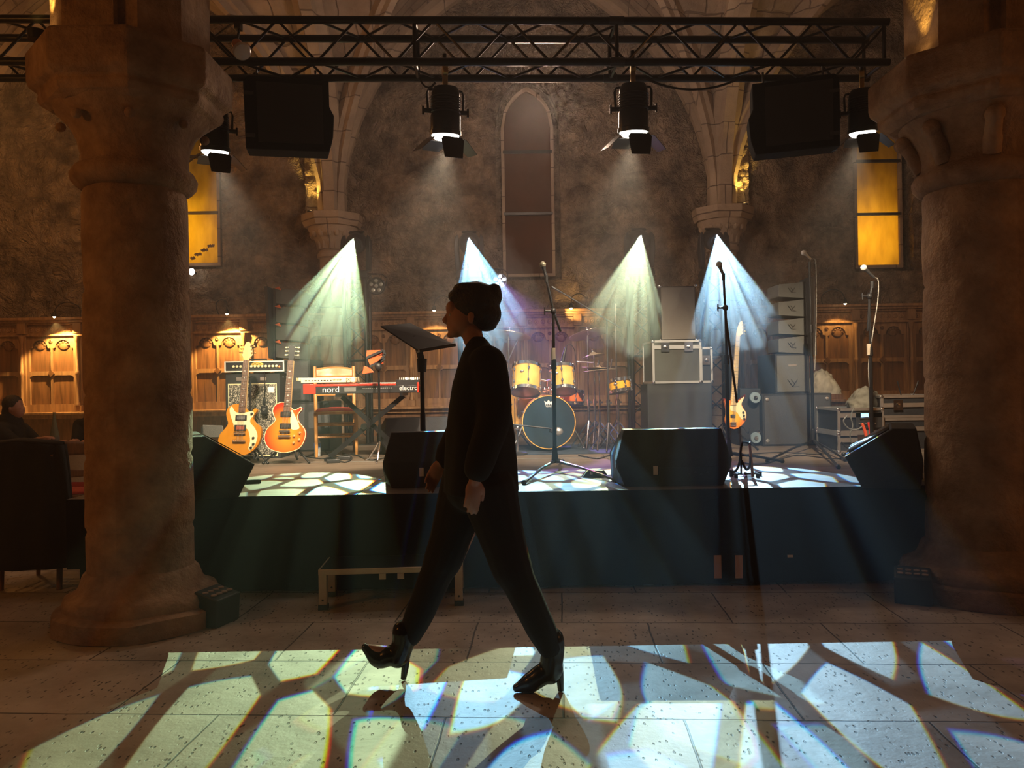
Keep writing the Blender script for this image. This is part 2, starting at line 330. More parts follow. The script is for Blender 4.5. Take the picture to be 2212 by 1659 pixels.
# vault webs
cl = MB(); nx, ny = 132, 120
cl.grid(lambda a, b: (-8.45+17.5*a, -6+17.5*b, vz(-8.45+17.5*a, -6+17.5*b)), nx, ny)
o = cl.build('ceiling', M['vault'], smooth=True, angle=30); struct(o); md = o.modifiers.new('s', 'SOLIDIFY'); md.thickness = 0.25; md.offset = 1
# back wall with three lancets
def lancet(x0, x1, z0, zt):
    hw = (x1-x0)/2; xc = (x0+x1)/2; rise = hw*1.55; zs = zt-rise
    pts = [(x1, z0), (x1, zs)]
    for i in range(1, 9): 
        u = 1-i/8; pts.append((xc+hw*u, zs+pointed(u, hw, rise)))
    for i in range(1, 9):
        u = i/8; pts.append((xc-hw*u, zs+pointed(u, hw, rise)))
    pts.append((x0, z0)); return pts
def wx(px): return (px-1106)/F*WY
WIN = []
for a, b, yb, yt, xp in ((1092, 1193, 592, 200, 1141), (352, 461, 569, 262, 430), (1863, 1954, 573, 262, 1908)):
    pb = P(xp, yb, WY+0.2); pt = P(xp, yt, WY+0.2)
    WIN.append((P(a, 500, WY).x, P(b, 500, WY).x, pb.z, pt.z))
outl = [(-8.6, 0), (9.1, 0), (9.1, 9), (-8.6, 9)]
wb = MB(); WM = Matrix.Translation((0, WY+0.5, 0)) @ Matrix.Rotation(PI/2, 4, 'X')
wb.prism(outl, 0.5, WM, [lancet(a-0.13, b+0.13, c-0.12, d+0.2) for a, b, c, d in WIN])
struct(wb.build('wall_back', M['wall'], smooth=False))
GLASS = [mat('unlit_brown_glass', (0.10, 0.04, 0.018), 0.8, spec=0.1, var=0.2, nscale=2, bump=0.1, bscale=12)]
g = bpy.data.materials.new('amber_glass'); g.use_nodes = True; t = g.node_tree; t.nodes.remove(t.nodes['Principled BSDF'])
tr = t.nodes.new('ShaderNodeBsdfTranslucent'); nz = t.nodes.new('ShaderNodeTexNoise'); mp = t.nodes.new('ShaderNodeMapping'); tc = t.nodes.new('ShaderNodeTexCoord')
mp.inputs['Scale'].default_value = (3.5, 1, 1.2); t.links.new(tc.outputs['Object'], mp.inputs[0]); t.links.new(mp.outputs[0], nz.inputs['Vector']); nz.inputs['Scale'].default_value = 2.5; nz.inputs['Detail'].default_value = 5
rp = t.nodes.new('ShaderNodeValToRGB'); rp.color_ramp.elements[0].color = (0.8, 0.55, 0.08, 1); rp.color_ramp.elements[1].color = (1.0, 0.72, 0.14, 1)
rp.color_ramp.elements[0].position = 0.35; rp.color_ramp.elements[1].position = 0.65
t.links.new(nz.outputs['Fac'], rp.inputs[0]); t.links.new(rp.outputs[0], tr.inputs[0]); t.links.new(tr.outputs[0], t.nodes['Material Output'].inputs[0]); GLASS.append(g)
for i, (a, b, c, d) in enumerate(WIN):
    r = thing('window_%d' % (i+1), '', ''); del r['label']; del r['category']; struct(r)
    f = MB(); fm = Matrix.Translation((0, WY+0.24, 0)) @ Matrix.Rotation(PI/2, 4, 'X')
    f.prism(lancet(a-0.05, b+0.05, c-0.05, d+0.07), 0.1, fm, [lancet(a, b, c, d)]); f.build('window_frame', M['rib'], r, smooth=False, bevel=0.01)
    f = MB(); f.prism(lancet(a-0.2, b+0.2, c-0.2, d+0.3), 0.1, Matrix.Translation((0, WY+0.36, 0)) @ Matrix.Rotation(PI/2, 4, 'X'), [lancet(a, b, c, d)]); f.build('reveal', M['wall'], r, smooth=False)
    bars = []
    if i == 0: zz = [P(1141, 322, WY).z, P(1141, 457, WY).z]
    elif i == 1: zz = [P(440, 332, WY).z, P(440, 455, WY).z]
    else: zz = [P(1908, 342, WY).z, P(1908, 458, WY).z]
    lo = c
    gm = Matrix.Translation((0, WY+0.2, 0)) @ Matrix.Rotation(PI/2, 4, 'X')
    f = MB(); f.prism(lancet(a, b, c, d), 0.012, gm); f.build('pane', GLASS[0 if i == 0 else 1], r, smooth=False)
    for z in zz: f = MB(); f.bb((a-0.02, WY+0.12, z-0.02), (b+0.02, WY+0.17, z+0.02)); f.build('glazing_bar', M['blackm'], r)
    if i == 1:   # dark ivy painted across the lowest pane
        f = MB()
        for k in range(11):
            q = P(414+4.6*k, 558-3.0*k+3*math.sin(k*2.1), WY+0.17); q.y = WY+0.18
            f.prism([(0.0, -0.028), (0.024, -0.004), (0.03, 0.022), (0.008, 0.012), (0, 0.034), (-0.01, 0.012), (-0.03, 0.018), (-0.022, -0.006)], 0.004,
                    Matrix.Translation(q) @ Matrix.Rotation(PI/2, 4, 'X') @ Matrix.Rotation(k*1.3, 4, 'Z'))
        f.build('painted_ivy', M['oakd'], r, smooth=False)
    if i:
        lb = MB(); lb.bb((a-0.15, WY+0.9, c-0.3), (b+0.15, WY+1.0, d+0.3)); lb.bb((a-0.25, WY+0.5, c-0.35), (a-0.15, WY+1.0, d+0.3)); lb.bb((b+0.15, WY+0.5, c-0.35), (b+0.25, WY+1.0, d+0.3)); lb.bb((a-0.25, WY+0.5, c-0.4), (b+0.25, WY+1.0, c-0.3))
        lb.build('window_recess', M['rib'], r)
        light('window_lamp', 'POINT', (a+0.16, WY+0.44, c+0.42), (1.0, 0.82, 0.36), 17, 0.06)
for nm, a, b in (('wall_left', (-8.9, -6, 0), (-8.45, 11.6, 8)), ('wall_right', (9.0, -6, 0), (9.4, 11.6, 8)), ):
    f = MB(); f.bb(a, b); struct(f.build(nm, M['side'], smooth=False))
f = MB(); f.bb((-8.9, -6.3, 0), (9.4, -6, 8)); struct(f.build('wall_rear', M['wall'], smooth=False))
# ribs
TR = [0]
def rib(pts, wd, dp, mt=None, up=V((0, 0, 1))):
    """chamfered rib swept along pts; wd across, dp depth hanging below the web"""
    prof = [(-wd/2, 0.05), (-wd/2, -dp*0.45), (-wd*0.28, -dp*0.6), (-wd*0.2, -dp), (wd*0.2, -dp), (wd*0.28, -dp*0.6), (wd/2, -dp*0.45), (wd/2, 0.05)]
    vs = []; n = len(prof); pts = [V(p) for p in pts]
    hz = V((pts[-1].x-pts[0].x, pts[-1].y-pts[0].y, 0)).normalized(); side = V((-hz.y, hz.x, 0))
    for i, p in enumerate(pts):
        t = (pts[min(i+1, len(pts)-1)]-pts[max(i-1, 0)]).normalized(); nrm = side.cross(t).normalized()
        if nrm.z < 0: nrm = -nrm
        if abs(nrm.z) < 0.35:   # near springing: push away from the wall side consistently
            if nrm.dot(-hz if i < len(pts)/2 else hz) < 0: nrm = -nrm
        vs += [p+side*a+nrm*b for a, b in prof]
    fs = [(i*n+k, i*n+(k+1) % n, (i+1)*n+(k+1) % n, (i+1)*n+k) for i in range(len(pts)-1) for k in range(n)]
    TR[0] += 1; m = MB().add(vs, fs); return struct(m.build('trim_%d' % TR[0], mt or M['rib'], angle=25))
def archpts(xa, ya, xb, yb, n=28):
    out = []
    for i in range(n+1):
        t = i/n; u = -1+2*t; u = math.copysign(1-(1-abs(u))**1.6, u)
        s = (u+1)/2; out.append((xa+(xb-xa)*s, ya+(yb-ya)*s, ZS-0.02+pointed(u, HX, RISE)))
    return out
for k in (-1, 0, 1):
    xa = X1+k*2*HX; xb = xa+2*HX
    rib(archpts(max(xa, -8.3) if k < 0 else xa, WY-0.08, xb, WY-0.08), 0.26, 0.16)   # wall arches
    rib(archpts(xa, Y1, xb, Y1), 0.42, 0.26)                # arches over the front pillars
    rib(archpts(xa, Y2, xb, Y1), 0.22, 0.2); rib(archpts(xa, Y1, xb, Y2), 0.22, 0.2)
for x in (X1, X2): rib(archpts(x, Y1, x, Y2), 0.40, 0.26); rib(archpts(x, Y1-2*HYb, x, Y1), 0.40, 0.26)
# wall responds with carved capitals
for i, x in enumerate((X1, X2)):
    r = thing('x', '', ''); r.name = 'trim_%d' % (20+i); del r['label']; del r['category']; struct(r); r.location = (x, WY-0.08, 0)
    f = MB(); f.lathe([(0.2, 0), (0.2, 3.28)], n=20); f.build('respond_shaft', M['rib'], r)
    f = MB(); f.lathe([(0.2, 3.24), (0.235, 3.26), (0.235, 3.31), (0.21, 3.34), (0.23, 3.45), (0.3, 3.56), (0.36, 3.66), (0.36, 3.70)], n=20); f.build('respond_capital', M['rib'], r)
    f = MB()
    for k in range(9):
        a = PI+PI*k/8; c = V((0.3*math.cos(a), 0.3*math.sin(a), 3.6)); f.ball(c, (0.05, 0.05, 0.06), 8, 6)
        f.tube(curve3([V((0.22*math.cos(a), 0.22*math.sin(a), 3.38)), V((0.24*math.cos(a), 0.24*math.sin(a), 3.5)), c]), 0.022, 6)
    f.build('carved_leaves', M['rib'], r)
    f = MB(); f.lathe([(0.42, 3.70), (0.44, 3.74), (0.46, 3.80), (0.46, 3.88)], n=8, ph=PI/8); f.build('abacus', M['rib'], r, smooth=False)
# the two great round pillars, footings to springers
def jit(m, amp, sc_):
    m.v = [tuple(V(p)+noise.noise_vector(V(p)*sc_)*amp) for p in m.v]
def pillar(idx, cx, cyy, r0, zoff=0):
    r = thing('pillar', '', ''); r.name = 'trim_%d' % idx; del r['label']; del r['category']; struct(r); r.location = (cx, cyy, 0)
    f = MB(); pr = [(r0*1.0, 0.22)]
    js = [0.26, 0.55+zoff, 0.98, 1.34, 1.94, 2.5]
    z = 0.22
    while z < 2.56:
        z += 0.03; rr = r0*(1.0-0.012*z)
        for j in js:
            if abs(z-j) < 0.02: rr -= 0.011
        pr.append((rr, z))
    f.lathe(pr, n=72); jit(f, 0.008, 5.0); f.build('shaft', M['col'], r, angle=60)
    f = MB(); f.lathe([(r0*(1.6 if idx == 30 else 1.5), 0), (r0*(1.6 if idx == 30 else 1.5), 0.1), (r0*1.46, 0.115), (r0*1.42, 0.12), (r0*1.43, 0.15), (r0*1.38, 0.185), (r0*1.27, 0.2), (r0*1.17, 0.22), (r0*1.13, 0.25), (r0*1.08, 0.3), (r0*0.98, 0.33)], n=64); jit(f, 0.014, 4); f.build('base', M['col'], r, angle=50)
    f = MB(); rn = r0*1.0
    f.lathe([(rn-0.01, 2.5), (rn+0.02, 2.52), (rn+0.045, 2.55), (rn+0.05, 2.585), (rn+0.03, 2.62), (rn, 2.64), (rn-0.005, 2.7), (rn+0.01, 2.78), (rn+0.05, 2.86), (rn+0.12, 2.93), (rn+0.15, 2.97)], n=64); jit(f, 0.006, 5); f.build('bell', M['col'], r, angle=60)
    f = MB(); ap = (r0+(0.215 if idx == 30 else 0.245))/math.cos(PI/8)
    f.lathe([(ap-0.12, 2.93), (ap-0.07, 2.955), (ap-0.05, 2.99), (ap-0.06, 3.02), (ap-0.01, 3.05), (ap, 3.09), (ap, 3.24), (ap-0.03, 3.27), (ap-0.12, 3.27)], n=8, ph=PI/8)
    f.build('abacus', M['col'], r, smooth=False, bevel=0.012)
    f = MB()
    for k in range(8):
        a = PI/8+k*PI/4; c = V(((rn+0.09)*math.cos(a), (rn+0.09)*math.sin(a), 2.85)); f.ball(c, (0.028, 0.028, 0.028) if idx == 30 else (0.055, 0.055, 0.055), 12, 8)
        if idx == 31: f.tube(curve3([V(((rn-.02)*math.cos(a), (rn-.02)*math.sin(a), 2.66)), V(((rn+.03)*math.cos(a), (rn+.03)*math.sin(a), 2.76)), c]), [0.05]*6+[0.045]*6+[0.05], 10)
    jit(f, 0.006, 9); f.build('crocket', M['col'], r, angle=60)
    # springer block carrying the arches
    f = MB(); s = 0.37
    prof = [(-s, -s*0.55), (-s*0.55, -s), (-0.1, -s), (-0.1, -s*1.12), (0.1, -s*1.12), (0.1, -s), (s*0.55, -s), (s, -s*0.55), (s, s*0.55), (s*0.55, s), (-s*0.55, s), (-s, s*0.55)]
    f.prism(prof, 1.2, Matrix.Translation((0, 0, 3.27))); jit(f, 0.01, 3); f.build('springer', M['col'], r, smooth=False, bevel=0.02)
    return r
PL = P(300, 829, 4.5); PR = P(2128, 829, 4.8)
pillar(30, PL.x, 4.5, 0.290); pillar(31, PR.x, 4.8, 0.345, 0.03)
# lamps hidden on top of the capitals graze the arches
def uplight(loc, aim, pw, lab):
    t_ = thing('uplight', lab, 'lamp', loc); f = MB(); f.lathe([(0.045, 0), (0.05, 0.05), (0.045, 0.055), (0.02, 0.055)], n=16); f.build('housing', M['blackm'], t_)
    f = MB(); f.lathe([(0.038, 0.056), (0.02, 0.062)], n=16); f.build('lens', LENSW, t_)
    light('uplight_beam', 'SPOT', V(loc)+V((0, 0, 0.075)), (1.0, 0.62, 0.13), pw, 0.02, aim, 62, 0.5)
LENSW = mat('lit_warm_lens', (1, 0.7, 0.3), 0.4, emit=(1, 0.6, 0.2), estr=8)
RGH = stone_mat('rough_hacked_stone', (0.2, 0.14, 0.09), (0.55, 0.43, 0.3), (0.2, 0.14, 0.1), 0.5, 0.4, 0.01, 0.1, 1.0, 16.0, 'XZ', bdist=0.08)
for k, (x0_, x1_) in enumerate(((X1-0.40, X1-0.17), (X2+0.17, X2+0.40))):
    f = MB(); f.grid(lambda u, v: (x0_+(x1_-x0_)*u, WY-0.10-0.05*noise.noise(V((u*4, v*40, k*9)))-0.02*noise.noise(V((u*9, v*110, k*9))), 3.88+3.6*v), 8, 120); f.bb((x0_, WY-0.07, 3.88), (x1_, WY, 7.5)); struct(f.build('trim_%d' % (50+k), RGH, angle=60))
uplight((X1-0.29, WY-0.24, 3.88), (X1-0.285, WY-0.17, 5), 34, 'small black uplight on the ledge of the left wall capital')
uplight((X2+0.29, WY-0.24, 3.88), (X2+0.285, WY-0.17, 5), 44, 'small black uplight on the ledge of the right wall capital')
uplight((PL.x-0.38, 4.20, 3.27), (PL.x-0.33, 4.24, 4.5), 26, 'small black uplight on top of the left pillar capital')
uplight((PR.x-0.45, 4.74, 3.27), (PR.x-0.42, 4.75, 4.5), 10, 'small black uplight on top of the right pillar capital')
# ---------------------------------------------------------------- oak wainscot on the back wall
W = 0.82; X0 = 0.98
ZT, ZF, ZP, ZR, ZB, ZL = 2.44, 2.30, 2.18, 1.62, 1.14, 1.03
f = MB(); f.bb((-8.4, WY-0.09, 0), (9, WY, ZT-0.02)); struct(f.build('trim_40', M['oakd'], smooth=False))
f = MB()
for z0, z1, d in ((2.40, 2.44, 0.25), (2.365, 2.40, 0.21), (2.335, 2.365, 0.17), (2.17, 2.20, 0.17), (2.20, 2.335, 0.125)): f.bb((-8.4, WY-d, z0), (9, WY-0.08, z1))
struct(f.build('trim_41', M['oak'], smooth=False, bevel=0.006))
f = MB(); f.bb((-8.4, WY-0.33, 1.01), (9, WY-0.08, 1.045)); f.bb((-8.4, WY-0.2, 0.95), (9, WY-0.08, 1.01)); struct(f.build('trim_42', M['oak'], smooth=False, bevel=0.008))
def bay(k):
    x = X0+k*W; r = thing('wainscot', '', ''); r.name = 'trim_%d' % (60+k); del r['label']; del r['category']; struct(r); r.location = (x, WY-0.09, 0)
    f = MB(); f.bb((-0.045, -0.06, ZB-0.1), (0.045, 0, ZP)); f.bb((-0.06, -0.1, 2.2), (0.06, 0, 2.42)); f.bb((-0.055, -0.1, ZB-0.1), (0.055, 0, ZB)); f.build('pilaster', M['oak'], r, bevel=0.004)
    f = MB(); f.lathe([(0.035, ZB), (0.035, ZB+.03), (0.022, ZB+.06), (0.022, 1.58), (0.032, 1.6), (0.032, 1.64), (0.022, 1.66), (0.02, 2.06), (0.03, 2.08), (0.045, 2.17)], (0, -0.085, 0), n=12); f.build('colonnette', M['oak'], r)
    # face frame with two arched lights above and two panels below
    hs = []
    for s in (0, 1):
        a = 0.085+s*0.34; b = a+0.31; c = (a+b)/2
        hs.append([(a, ZR+0.03), (b, ZR+0.03), (b, 1.99), (b-0.04, 2.0)]+[(c+(0.115)*math.cos(math.radians(t)), 2.0+0.115*math.sin(math.radians(t))) for t in range(0, 181, 20)]+[(a+0.04, 2.0), (a, 1.99)])
        hs.append([(a, ZB+0.02), (b, ZB+0.02), (b, ZR-0.06), (b-0.04, ZR-0.03), (a+0.04, ZR-0.03), (a, ZR-0.06)])
    f = MB(); f.prism([(0.045, ZB-0.1), (W-0.045, ZB-0.1), (W-0.045, ZP), (0.045, ZP)], 0.035, Matrix.Rotation(PI/2, 4, 'X'), hs); f.build('panel_frame', M['oak'], r, smooth=False, bevel=0.004)
    f = MB()
    for s in (0, 1):
        a = 0.085+s*0.34; c = a+0.155
        f.ball((c, -0.012, 2.025), (0.075, 0.018, 0.06), 12, 8)
        for q in range(5):
            an = math.radians(20+35*q); f.ball((c+0.07*math.cos(an), -0.022, 2.02+0.06*math.sin(an)), (0.02, 0.014, 0.02), 8, 6)
    f.lathe([(0.028, 0), (0.028, 0.012), (0.016, 0.02), (0.006, 0.012)], (W/2, -0.035, 2.09), n=16, axis=(0, -1, 0))
    f.prism([(0, -0.05), (0.05, 0), (0, 0.05), (-0.05, 0)], 0.02, Matrix.Translation((W/2, -0.035, ZR)) @ Matrix.Rotation(PI/2, 4, 'X'))
    f.build('carving', M['oakd'], r)
    f = MB()
    for q in range(7):
        c = V((0.12+q*0.097, -0.035, 2.265)); f.lathe([(0.036, -0.01), (0.036, 0.006), (0.03, 0.012), (0.024, 0.004)], c, n=12, axis=(0, -1, 0)); f.ball(c, (0.014, 0.014, 0.014), 8, 6)
    f.build('frieze_rosettes', M['oak'], r)
    # low plain panel under the ledge
    f = MB(); f.prism([(0.0, 0.1), (W, 0.1), (W, 0.95), (0.0, 0.95)], 0.02, Matrix.Rotation(PI/2, 4, 'X'), [[(0.08, 0.2), (0.38, 0.2), (0.38, 0.88), (0.08, 0.88)], [(0.44, 0.2), (0.74, 0.2), (0.74, 0.88), (0.44, 0.88)]]); f.build('low_panel', M['oakd'], r, smooth=False)
for k in range(-11, 9): bay(k)
# ---------------------------------------------------------------- stage
SX0, SX1, SY0, SY1, SZ = -2.94, 4.7, 5.05, 10.9, 0.64
st = thing('stage', 'low black stage with brown ply deck and hanging black skirt', 'stage', (0.6, 8, 0))
f = MB()
for i in range(4):
    for j in range(3):
        xw = (SX1-SX0)/4; yw = (SY1-SY0)/3
        f.bb((SX0+i*xw+0.002, SY0+j*yw+0.002, SZ-0.05), (SX0+(i+1)*xw-0.002, SY0+(j+1)*yw-0.002, SZ))
f.build('deck', M['deck'], st, smooth=False, world=True)
f = MB(); f.bb((SX0, 7.25, SZ+0.0005), (SX1, 7.275, SZ+0.004)); f.build('seam_strip', M['alu'], st, world=True)
f = MB()
def sk(a, b):
    s_ = a*7.64; x = SX0+0.09+s_; return (x, SY0-0.012-0.012*math.sin(s_*9)*(1-b)-0.006*math.sin(s_*23+1)*(1-b), 0.02+(SZ-0.02)*b)
f.grid(sk, 300, 8); f.build('skirt', M['skirt'], st, world=True, solid=0.003)
f = MB(); f.bb((SX0, SY0-0.008, 0.18), (SX0+0.14, SY0, SZ)); f.build('corner_skirt', M['skirt'], st, world=True)
for i in range(5):
    for y in (SY0+0.08, SY1-0.1):
        f = MB(); x = SX0+0.10+i*(SX1-SX0-0.2)/4; f.bb((x-0.035, y-0.035, 0), (x+0.035, y+0.035, SZ-0.05)); f.build('leg', M['alu'] if i else wood_mat('stage_leg_wood', (0.2, 0.12, 0.07), (0.3, 0.2, 0.12)), st, world=True)
TAPE = mat('pale_tape', (0.6, 0.42, 0.3), 0.7)
for x in (1551, 1597):
    f = MB(); q = P(x, 1225, SY0-0.04); f.bb((q.x-0.024, SY0-0.033, q.z-0.075), (q.x+0.024, SY0-0.029, q.z+0.075)); f.build('tape_strip', TAPE, st, world=True)
f = MB(); q = P(1708, 1202, SY0-0.04); f.bb((q.x-0.018, SY0-0.033, q.z-0.008), (q.x+0.018, SY0-0.029, q.z+0.008)); f.build('skirt_label', M['white'], st, world=True)
# ================================================================ rigging
def hull(m, pts):
    bm = bmesh.new(); vs = [bm.verts.new(p) for p in pts]; bmesh.ops.convex_hull(bm, input=vs); bm.verts.ensure_lookup_table(); bm.normal_update()
    vv = [v for v in bm.verts if v.link_faces]; ix = {v: i for i, v in enumerate(vv)}
    m.add([v.co.copy() for v in vv], [tuple(ix[v] for v in f.verts) for f in bm.faces]); bm.free(); return m
def truss_lattice(m, a, b, c, d, step, r):
    """zig-zag between two parallel chords a-b and c-d"""
    a, b, c, d = map(V, (a, b, c, d)); n = max(2, round((b-a).length/step))
    for i in range(n):
        p = a.lerp(b, i/n) if i % 2 == 0 else c.lerp(d, i/n); q = c.lerp(d, (i+1)/n) if i % 2 == 0 else a.lerp(b, (i+1)/n)
        m.cyl(p, q, r, n=6)
TRS = thing('lighting_truss', 'long black box truss spanning overhead between the two stone pillars', 'truss', (0, 5.3, 3.57))
ta = P(-160, 843-136, 5.15); tb = P(1922, 133, 5.40); ta = V((-3.95, 5.13, 3.57)); tb = V((tb.x, 5.41, 3.57)); dv = (tb-ta).normalized(); pv = V((-dv.y, dv.x, 0))
S_ = 0.285
cor = [V((0, 0, 0)), pv*S_, V((0, 0, S_)), pv*S_+V((0, 0, S_))]
for c in cor: f = MB(); f.cyl(ta+c, tb+c, 0.027, n=12); f.build('chord', M['blackm'], TRS, world=True)
for i, j in ((0, 1), (2, 3), (0, 2), (1, 3)):
    f = MB(); truss_lattice(f, ta+cor[i], tb+cor[i], ta+cor[j], tb+cor[j], 0.27, 0.0095)
    f.build('bracing', M['blackm'], TRS, world=True)
for t in (0.0, 0.235, 0.5, 0.71, 0.995):
    f = MB(); p = ta.lerp(tb, t)
    for i, j in ((0, 1), (1, 3), (3, 2), (2, 0)): f.cyl(p+cor[i], p+cor[j], 0.014, n=6)
    f.build('end_frame', M['blackm'], TRS, world=True)
for t in (0.235, 0.71):
    for c in cor: f = MB(); p = ta.lerp(tb, t)+c; f.cyl(p-dv*0.05, p+dv*0.05, 0.031, n=12); f.build('coupler', M['dgrey'], TRS, world=True)
def sag(a, b, d, n=14): return [V(a).lerp(V(b), i/n)-V((0, 0, d*4*(i/n)*(1-i/n))) for i in range(n+1)]
cb = MB(); cb.tube(sag(P(1395, 170, 5.38), P(1600, 168, 5.42), 0.08), 0.008, 6); tag(cb.build('truss_cable', M['rubber']), 'black cable sagging below the truss right of centre', 'cable')
cb = MB(); cb.tube(sag(P(905, 168, 5.3), P(940, 178, 5.3), 0.05), 0.007, 6); tag(cb.build('truss_cable', M['rubber']), 'short black cable loop beside the fresnel left of centre', 'cable')
LENS = mat('glowing_lamp_lens', (1, 0.95, 0.85), 0.4, emit=(1, 0.93, 0.8), estr=14)
def fresnel():
    r = thing('fresnel_spotlight', 'x', 'spotlight')   # origin at the yoke clamp, lamp hangs below pointing down
    zc = -0.24; R = Matrix.Rotation(math.radians(8), 4, 'X'); T = Matrix.Translation((0, 0, zc)) @ R
    f = MB(); f.M = T; f.lathe([(0.06, 0.17), (0.082, 0.165), (0.095, 0.14), (0.1, 0.12), (0.1, -0.02), (0.106, -0.03), (0.106, -0.13), (0.112, -0.135), (0.112, -0.165), (0.1, -0.165), (0.095, -0.14), (0.03, -0.13)], n=28); f.build('lamp_body', M['blackm'], r)
    f = MB(); f.M = T
    for k in range(7): f.lathe([(0.101, 0.10-k*0.017), (0.107, 0.097-k*0.017), (0.107, 0.094-k*0.017), (0.101, 0.091-k*0.017)], n=28)
    f.build('cooling_fin', M['blackm'], r)
    f = MB(); f.M = T; f.lathe([(0.098, -0.150), (0.095, -0.176), (0.07, -0.192), (0.03, -0.198), (0.004, -0.2)], n=24); f.build('lens', LENS, r)
    for k in range(4):
        a = k*PI/2; f = MB(); Q = T @ Matrix.Rotation(a+0.3, 4, 'Z') @ Matrix.Translation((0, -0.112, -0.188)) @ Matrix.Rotation(math.radians((-8, -48, -70, -48)[k]), 4, 'X')
        f.M = Q; f.prism([(-0.07, 0), (0.07, 0), (0.088, -0.02), (0.07, -0.145), (-0.07, -0.145), (-0.088, -0.02)], 0.003, Matrix.Rotation(PI/2, 4, 'X'))
        f.build('barn_door', M['blackm'], r, smooth=False)
    f = MB(); f.tube([(0.125, 0, zc), (0.13, 0, -0.12), (0.12, 0, -0.09), (0, 0, -0.08), (-0.12, 0, -0.09), (-0.13, 0, -0.12), (-0.125, 0, zc)], 0.009, 6); f.build('yoke', M['blackm'], r)
    for s in (-1, 1): f = MB(); f.cyl((s*0.1, 0, zc), (s*0.155, 0, zc), 0.016, n=10); f.box((s*0.16, 0, zc), (0.014, 0.012, 0.06)); f.build('tilt_knob', M['black'], r)
    f = MB(); f.bb((-0.017, -0.02, -0.11), (0.017, 0.02, 0.03)); f.lathe([(0.042, -0.018), (0.042, 0.018)], (0, 0, 0.045), n=16, axis=(1, 0, 0)); f.build('clamp', M['brass'], r, bevel=0.003)
    f = MB(); f.tube(curve3([(0.015, -0.03, -0.08), (0.03, -0.07, -0.13), (0.05, -0.08, -0.2)]), 0.009, 6); f.build('cable_tail', M['white'], r)
    return r
fr0 = fresnel()
FL = ['black fresnel lamp with open barn doors hanging beside the left pillar capital', 'black fresnel lamp with open barn doors left of the tall middle window', 'black fresnel lamp with open barn doors right of the tall middle window', 'black fresnel lamp with open barn doors beside the right pillar capital']
for i, (px, py, rz, sx) in enumerate(((462, 175, 0.35, .92), (961, 152, 0.25, 1), (1367, 158, -0.05, 1), (1862, 192, -0.4, .9))):
    p = P(px, py, 5.44)
    o = fr0 if i == 0 else dup(fr0, p, rz); zz = 3.525-(0.12, 0, 0, 0.07)[i]; o.location = (p.x, p.y, zz); o.rotation_euler = (0, 0, rz); o['label'] = FL[i]; o['group'] = 'fresnel lamps along the truss'; o.scale = (sx,)*3
    if i in (0, 3): f = MB(); f.cyl((0, 0, 0.02), (0, 0, (3.56-zz)/sx), 0.014, n=8); f.build('drop_rod', M['blackm'], o)
    tg = ((-2.2, 7.4, 0.9), (-1.3, 8.2, 0.9), (0.7, 8.2, 0.9), (3.0, 7.9, 0.9))[i]
    light('fresnel_beam', 'SPOT', (p.x, p.y+0.07, zz-0.47*sx), (1.0, 0.80, 0.55), (640, 950, 950, 560)[i], 0.05, tg, 66, 0.9)
M['matt'] = mat('matt_black_paint', (0.006, 0.006, 0.007), 0.9, spec=0.1)
def hungspeaker(px, lab, s):
    r = thing('hanging_loudspeaker', lab, 'loudspeaker', P(px, 255, 5.5), 0, 'loudspeakers under the truss')
    r.rotation_euler = (math.radians(8), math.radians(-1.0), math.radians(15*s))
    a = 0.285; f = MB()
    out = [(-a, -0.25), (-a, 0.2), (-a+0.03, 0.235), (a, 0.235), (a, 0.06), (a+0.03, 0.0), (a+0.02, -0.15), (a-0.01, -0.25)]
    out = [(x*s, z) for x, z in out]
    f.prism(out, 0.34, Matrix.Translation((0, 0.17, 0)) @ Matrix.Rotation(PI/2, 4, 'X')); f.build('cabinet', M['matt'], r, smooth=False, bevel=0.008)
    f = MB(); f.bb((-0.2, -0.178, -0.2), (0.24, -0.172, 0.2)); f.build('grille', M['black'], r)
    for z in (0.12, -0.16):
        f = MB(); f.bb((-s*0.25-0.03, -0.181, z-0.012), (-s*0.25+0.03, -0.173, z+0.012)); f.build('handle', M['dgrey'], r)
    f = MB()
    for x in (-0.2, 0.2): f.cyl((x, 0, 0.24), (x, 0, 0.34), 0.008, n=6)
    f.build('suspension_rod', M['dgrey'], r)
hungspeaker(622, 'big black loudspeaker hung under the truss near the left pillar', 1)
hungspeaker(1714, 'big black loudspeaker hung under the truss near the right pillar', -1)
# clip lamp with reflector bulb on the truss
cl_ = thing('clip_lamp', 'copper clip lamp with silvery reflector bulb fixed to the truss near the left pillar', 'lamp', P(512, 95, 5.2))
p1, p2, p3 = V((0, 0, 0)), V((0.03, -0.05, -0.03)), V((0.075, -0.12, -0.105)); dd = (p3-p2).normalized()
f = MB(); f.bar((0, 0, 0.0), (0.0, 0.05, 0.13), 0.012); f.bb((-0.02, 0.0, 0.11), (0.02, 0.06, 0.16)); f.build('clip', M['blackm'], cl_)
f = MB(); f.ball(p1, 0.035, 14, 10); f.build('socket', mat('copper_lamp_holder', (0.55, 0.25, 0.15), 0.4, 0.4), cl_)
f = MB(); f.lathe([(0.02, 0), (0.028, 0.03), (0.045, 0.07), (0.055, 0.1)], p2, n=20, axis=dd); f.build('bulb_neck', mat('copper_reflector', (0.35, 0.18, 0.13), 0.35, 0.5), cl_)
f = MB(); f.lathe([(0.055, 0.1), (0.06, 0.108), (0.05, 0.122), (0.02, 0.13)], p2, n=20, axis=dd); f.build('bulb_face', mat('frosted_bulb', (0.8, 0.75, 0.75), 0.25), cl_)
